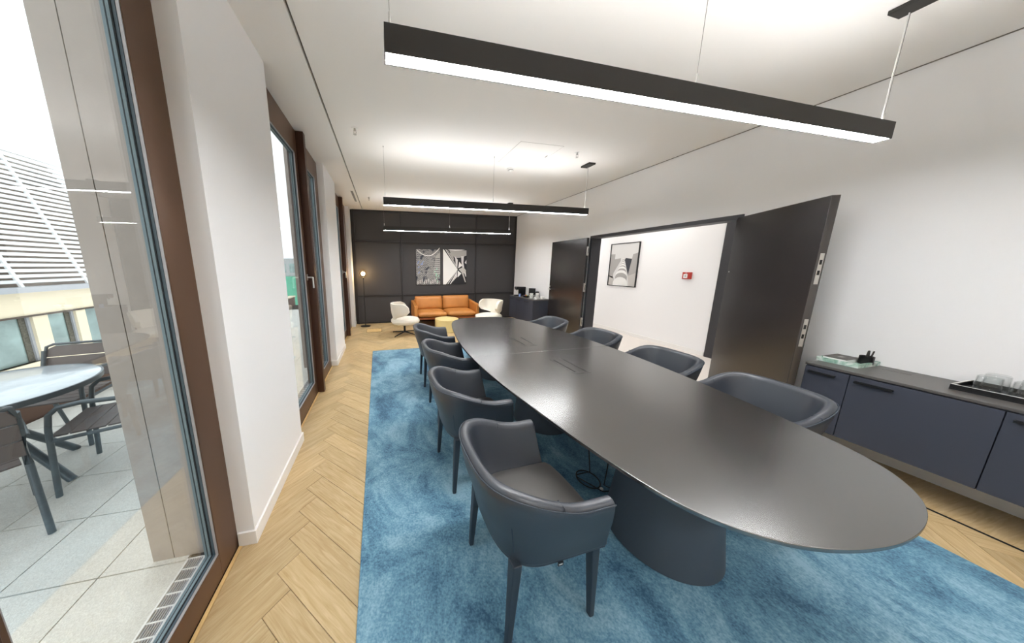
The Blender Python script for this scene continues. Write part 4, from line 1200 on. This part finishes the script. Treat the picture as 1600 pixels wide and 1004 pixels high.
# ------------------------------------------------------------------ pictures on the back wall
def poly_plate(parent, name, pts, m, d0, d1, axis, scale, flip=1):
    """flat printed shape: pts in 0..1 (u right, v up) of the picture"""
    w, h = scale; n = len(pts); mb = MB()
    def cv(u, v, d):
        if axis == 'y': return ((u - 0.5) * w, -d, (v - 0.5) * h)
        return (-d, (0.5 - u) * w, (v - 0.5) * h)
    vs = [cv(u, v, d1) for u, v in pts] + [cv(u, v, d0) for u, v in pts]
    mb.add(vs, [tuple(range(n)), tuple(range(2 * n - 1, n - 1, -1))] + [(i, (i + 1) % n, n + (i + 1) % n, n + i) for i in range(n)])
    return mb.build(name, m, parent)
aw, ah = 0.70, 1.0
a1 = empty('wall_picture', (1.243, YB, 1.555)); tag(a1, 'grey abstract facade picture on charcoal wall, the left one', 'picture', 'pictures above the sofa')
MB().box(-aw / 2, aw / 2, -0.028, 0, -ah / 2, ah / 2).build('canvas', M['print_k'], a1)
poly_plate(a1, 'print', [(0.01, 0.01), (0.99, 0.01), (0.99, 0.99), (0.01, 0.99)], M['art1'], 0.027, 0.029, 'y', (aw, ah))
arc = [(0.05 + 0.92 * t, 0.80 + 0.16 * (2 * t - 1) ** 2 + (0.06 * max(0, t - .6) / .4)) for t in [k / 12 for k in range(13)]]
poly_plate(a1, 'print', arc + [(u, v + 0.022) for u, v in reversed(arc)], M['paper'], 0.028, 0.0305, 'y', (aw, ah))
poly_plate(a1, 'print', [(0.70, 0.30), (0.99, 0.30), (0.99, 0.92), (0.80, 0.80)], M['print_m'], 0.028, 0.0300, 'y', (aw, ah))
for k in range(8):
    v = 0.34 + k * 0.055
    poly_plate(a1, 'print', [(0.74, v), (0.97, v + 0.01), (0.97, v + 0.025), (0.74, v + 0.012)], M['print_d'], 0.029, 0.0310, 'y', (aw, ah))
for k in range(10):
    u = 0.06 + k * 0.088; v = 0.02 + 0.03 * (k % 3)
    poly_plate(a1, 'print', [(u, v), (u + 0.018, v), (u + 0.022, v + 0.09), (u + 0.004, v + 0.09)], M['paper'], 0.028, 0.0305, 'y', (aw, ah))
for k in range(9):
    rr = random.Random(k); u = 0.03 + rr.random() * 0.24; v = 0.28 + rr.random() * 0.36
    poly_plate(a1, 'print', [(u, v), (u + 0.06, v + 0.03), (u + 0.05, v + 0.05), (u - 0.01, v + 0.02)], M['bluepack'], 0.028, 0.0306, 'y', (aw, ah))
for k in range(8):
    rr = random.Random(k + 40); u = 0.74 + rr.random() * 0.18; v = 0.05 + rr.random() * 0.42
    poly_plate(a1, 'print', [(u, v), (u + 0.05, v + 0.02), (u + 0.03, v + 0.07)], M['greenpack'], 0.028, 0.0312, 'y', (aw, ah))
a2 = empty('wall_picture', (2.022, YB, 1.560)); tag(a2, 'black and white triangular architecture picture on charcoal wall, the right one', 'picture', 'pictures above the sofa')
MB().box(-aw / 2, aw / 2, -0.028, 0, -ah / 2, ah / 2).build('canvas', M['print_k'], a2)
PP = [
    ([(0.01, 0.01), (0.99, 0.01), (0.99, 0.99), (0.01, 0.99)], 'print_k', 0),
    ([(0.25, 0.97), (0.99, 0.97), (0.99, 0.82), (0.72, 0.76), (0.5, 0.75), (0.35, 0.85)], 'print_m', 1),
    ([(0.18, 0.99), (0.92, 0.99), (0.75, 0.965), (0.5, 0.955), (0.3, 0.97)], 'paper', 2),
    ([(0.0, 0.99), (0.03, 0.99), (0.62, 0.42), (0.12, 0.0), (0.0, 0.0)], 'paper', 2),
    ([(0.09, 0.99), (0.13, 0.99), (0.61, 0.46), (0.60, 0.45)], 'print_l', 2),
    ([(0.17, 0.97), (0.20, 0.97), (0.61, 0.49), (0.60, 0.475)], 'print_m', 2),
    ([(0.27, 0.90), (0.38, 0.88), (0.46, 0.72), (0.42, 0.66)], 'print_m', 2),
    ([(0.50, 0.80), (0.62, 0.70), (0.60, 0.50), (0.54, 0.54)], 'print_l', 3),
    ([(0.68, 0.65), (0.82, 0.54), (0.64, 0.46)], 'paper', 3),
    ([(0.62, 0.40), (0.78, 0.31), (0.62, 0.20)], 'paper', 3),
    ([(0.58, 0.37), (0.60, 0.22), (0.38, 0.06)], 'print_l', 3),
    ([(0.18, 0.01), (0.22, 0.01), (0.60, 0.39), (0.57, 0.38)], 'print_l', 3),
    ([(0.29, 0.01), (0.33, 0.01), (0.60, 0.36), (0.58, 0.36)], 'paper', 3),
    ([(0.66, 0.43), (0.86, 0.50), (0.98, 0.40), (0.97, 0.34), (0.84, 0.30), (0.76, 0.36)], 'print_b', 3),
    ([(0.76, 0.80), (0.88, 0.81), (0.86, 0.62), (0.90, 0.48), (0.82, 0.48), (0.78, 0.62)], 'print_l', 3),
    ([(0.80, 0.32), (0.88, 0.30), (0.98, 0.06), (0.94, 0.06)], 'print_b', 3),
    ([(0.92, 0.62), (0.99, 0.70), (0.99, 0.58)], 'print_l', 3),
    ([(0.90, 0.34), (0.97, 0.36), (0.99, 0.22), (0.96, 0.22)], 'print_l', 3),
]
for pts, mm, ly in PP:
    poly_plate(a2, 'print', pts, M[mm], 0.027 + ly * 0.0005, 0.0285 + ly * 0.0007, 'y', (aw, ah))

# ------------------------------------------------------------------ corridor picture and call point
cw, chh = 0.765, 1.005
cpic = empty('framed_picture', (5.53, 5.255, 1.612)); tag(cpic, 'black framed grey architecture picture on the corridor wall', 'picture')
MB().box(-0.03, 0, -cw / 2, -cw / 2 + 0.016, -chh / 2, chh / 2).box(-0.03, 0, cw / 2 - 0.016, cw / 2, -chh / 2, chh / 2).box(-0.03, 0, -cw / 2 + 0.016, cw / 2 - 0.016, -chh / 2, -chh / 2 + 0.016).box(-0.03, 0, -cw / 2 + 0.016, cw / 2 - 0.016, chh / 2 - 0.016, chh / 2).build('frame', M['handle'], cpic)
def cpoly(pts, mm, ly, name='print'):
    poly_plate(cpic, name, pts, M[mm], 0.012, 0.0165 + ly * 0.0007, 'x', (cw * 0.96, chh * 0.97))
cpoly([(0, 0), (1, 0), (1, 1), (0, 1)], 'print_l', 0, 'sheet')
cpoly([(0, 0.22), (0.17, 0.16), (0.17, 0.76), (0, 0.76)], 'print_m', 1)
cpoly([(0, 0.0), (0.0, 0.24), (0.2, 0.2), (0.22, 0.0)], 'print_b', 1)
cpoly([(0.72, 0.24), (1, 0.32), (1, 0.78), (0.82, 0.74)], 'print_m', 1)
cpoly([(0.78, 0.0), (1, 0.0), (1, 0.32), (0.72, 0.24)], 'print_b', 1)
cpoly([(0.17, 0.30), (0.40, 0.60), (0.40, 0.66), (0.17, 0.64)], 'print_m', 2)
cpoly([(0.72, 0.26), (0.55, 0.62), (0.58, 0.66), (0.80, 0.64)], 'print_d', 2)
seq = [(0.50, 0.62, 0.05), (0.50, 0.57, 0.07), (0.50, 0.52, 0.09), (0.50, 0.46, 0.12), (0.49, 0.38, 0.155), (0.48, 0.26, 0.21), (0.47, 0.06, 0.27)]
for k, (u, v, r) in enumerate(seq):
    h = 0.55 * r
    lo = v - 0.34 * r - (0.06 if k > 4 else 0.01)
    lo = max(lo, 0.0)
    top = [(u + r * math.cos(a), v + h * math.sin(a)) for a in [PI * j / 12 for j in range(13)]]
    cpoly(top + [(u - r, lo), (u + r, lo)], 'paper', 3 + 2 * k)
    if k < 6:
        band = [(u + r * math.cos(a), v - 0.2 * r + h * 0.8 * math.sin(a)) for a in [PI * j / 12 for j in range(13)]]
        cpoly(band + [(u - r, lo), (u + r, lo)], 'print_m', 4 + 2 * k)
fa = empty('fire_call_point', (5.53, 3.853, 1.41)); tag(fa, 'red fire alarm call point on the corridor wall', 'fire alarm')
MB().box(-0.04, 0, -0.072, 0.072, -0.063, 0.063).build('housing', M['red'], fa, bevel=0.006)
MB().box(-0.043, -0.039, -0.022, 0.046, -0.045, 0.028).build('window', M['paper'], fa)
MB().box(-0.0445, -0.0425, 0.006, 0.016, -0.022, 0.008).box(-0.0445, -0.0425, -0.012, -0.004, -0.012, -0.004).box(-0.0445, -0.0425, 0.026, 0.036, -0.012, -0.004).build('symbol', M['print_k'], fa)
MB().box(-0.0425, -0.039, -0.01, 0.02, 0.040, 0.050).build('indicator', M['print_l'], fa)
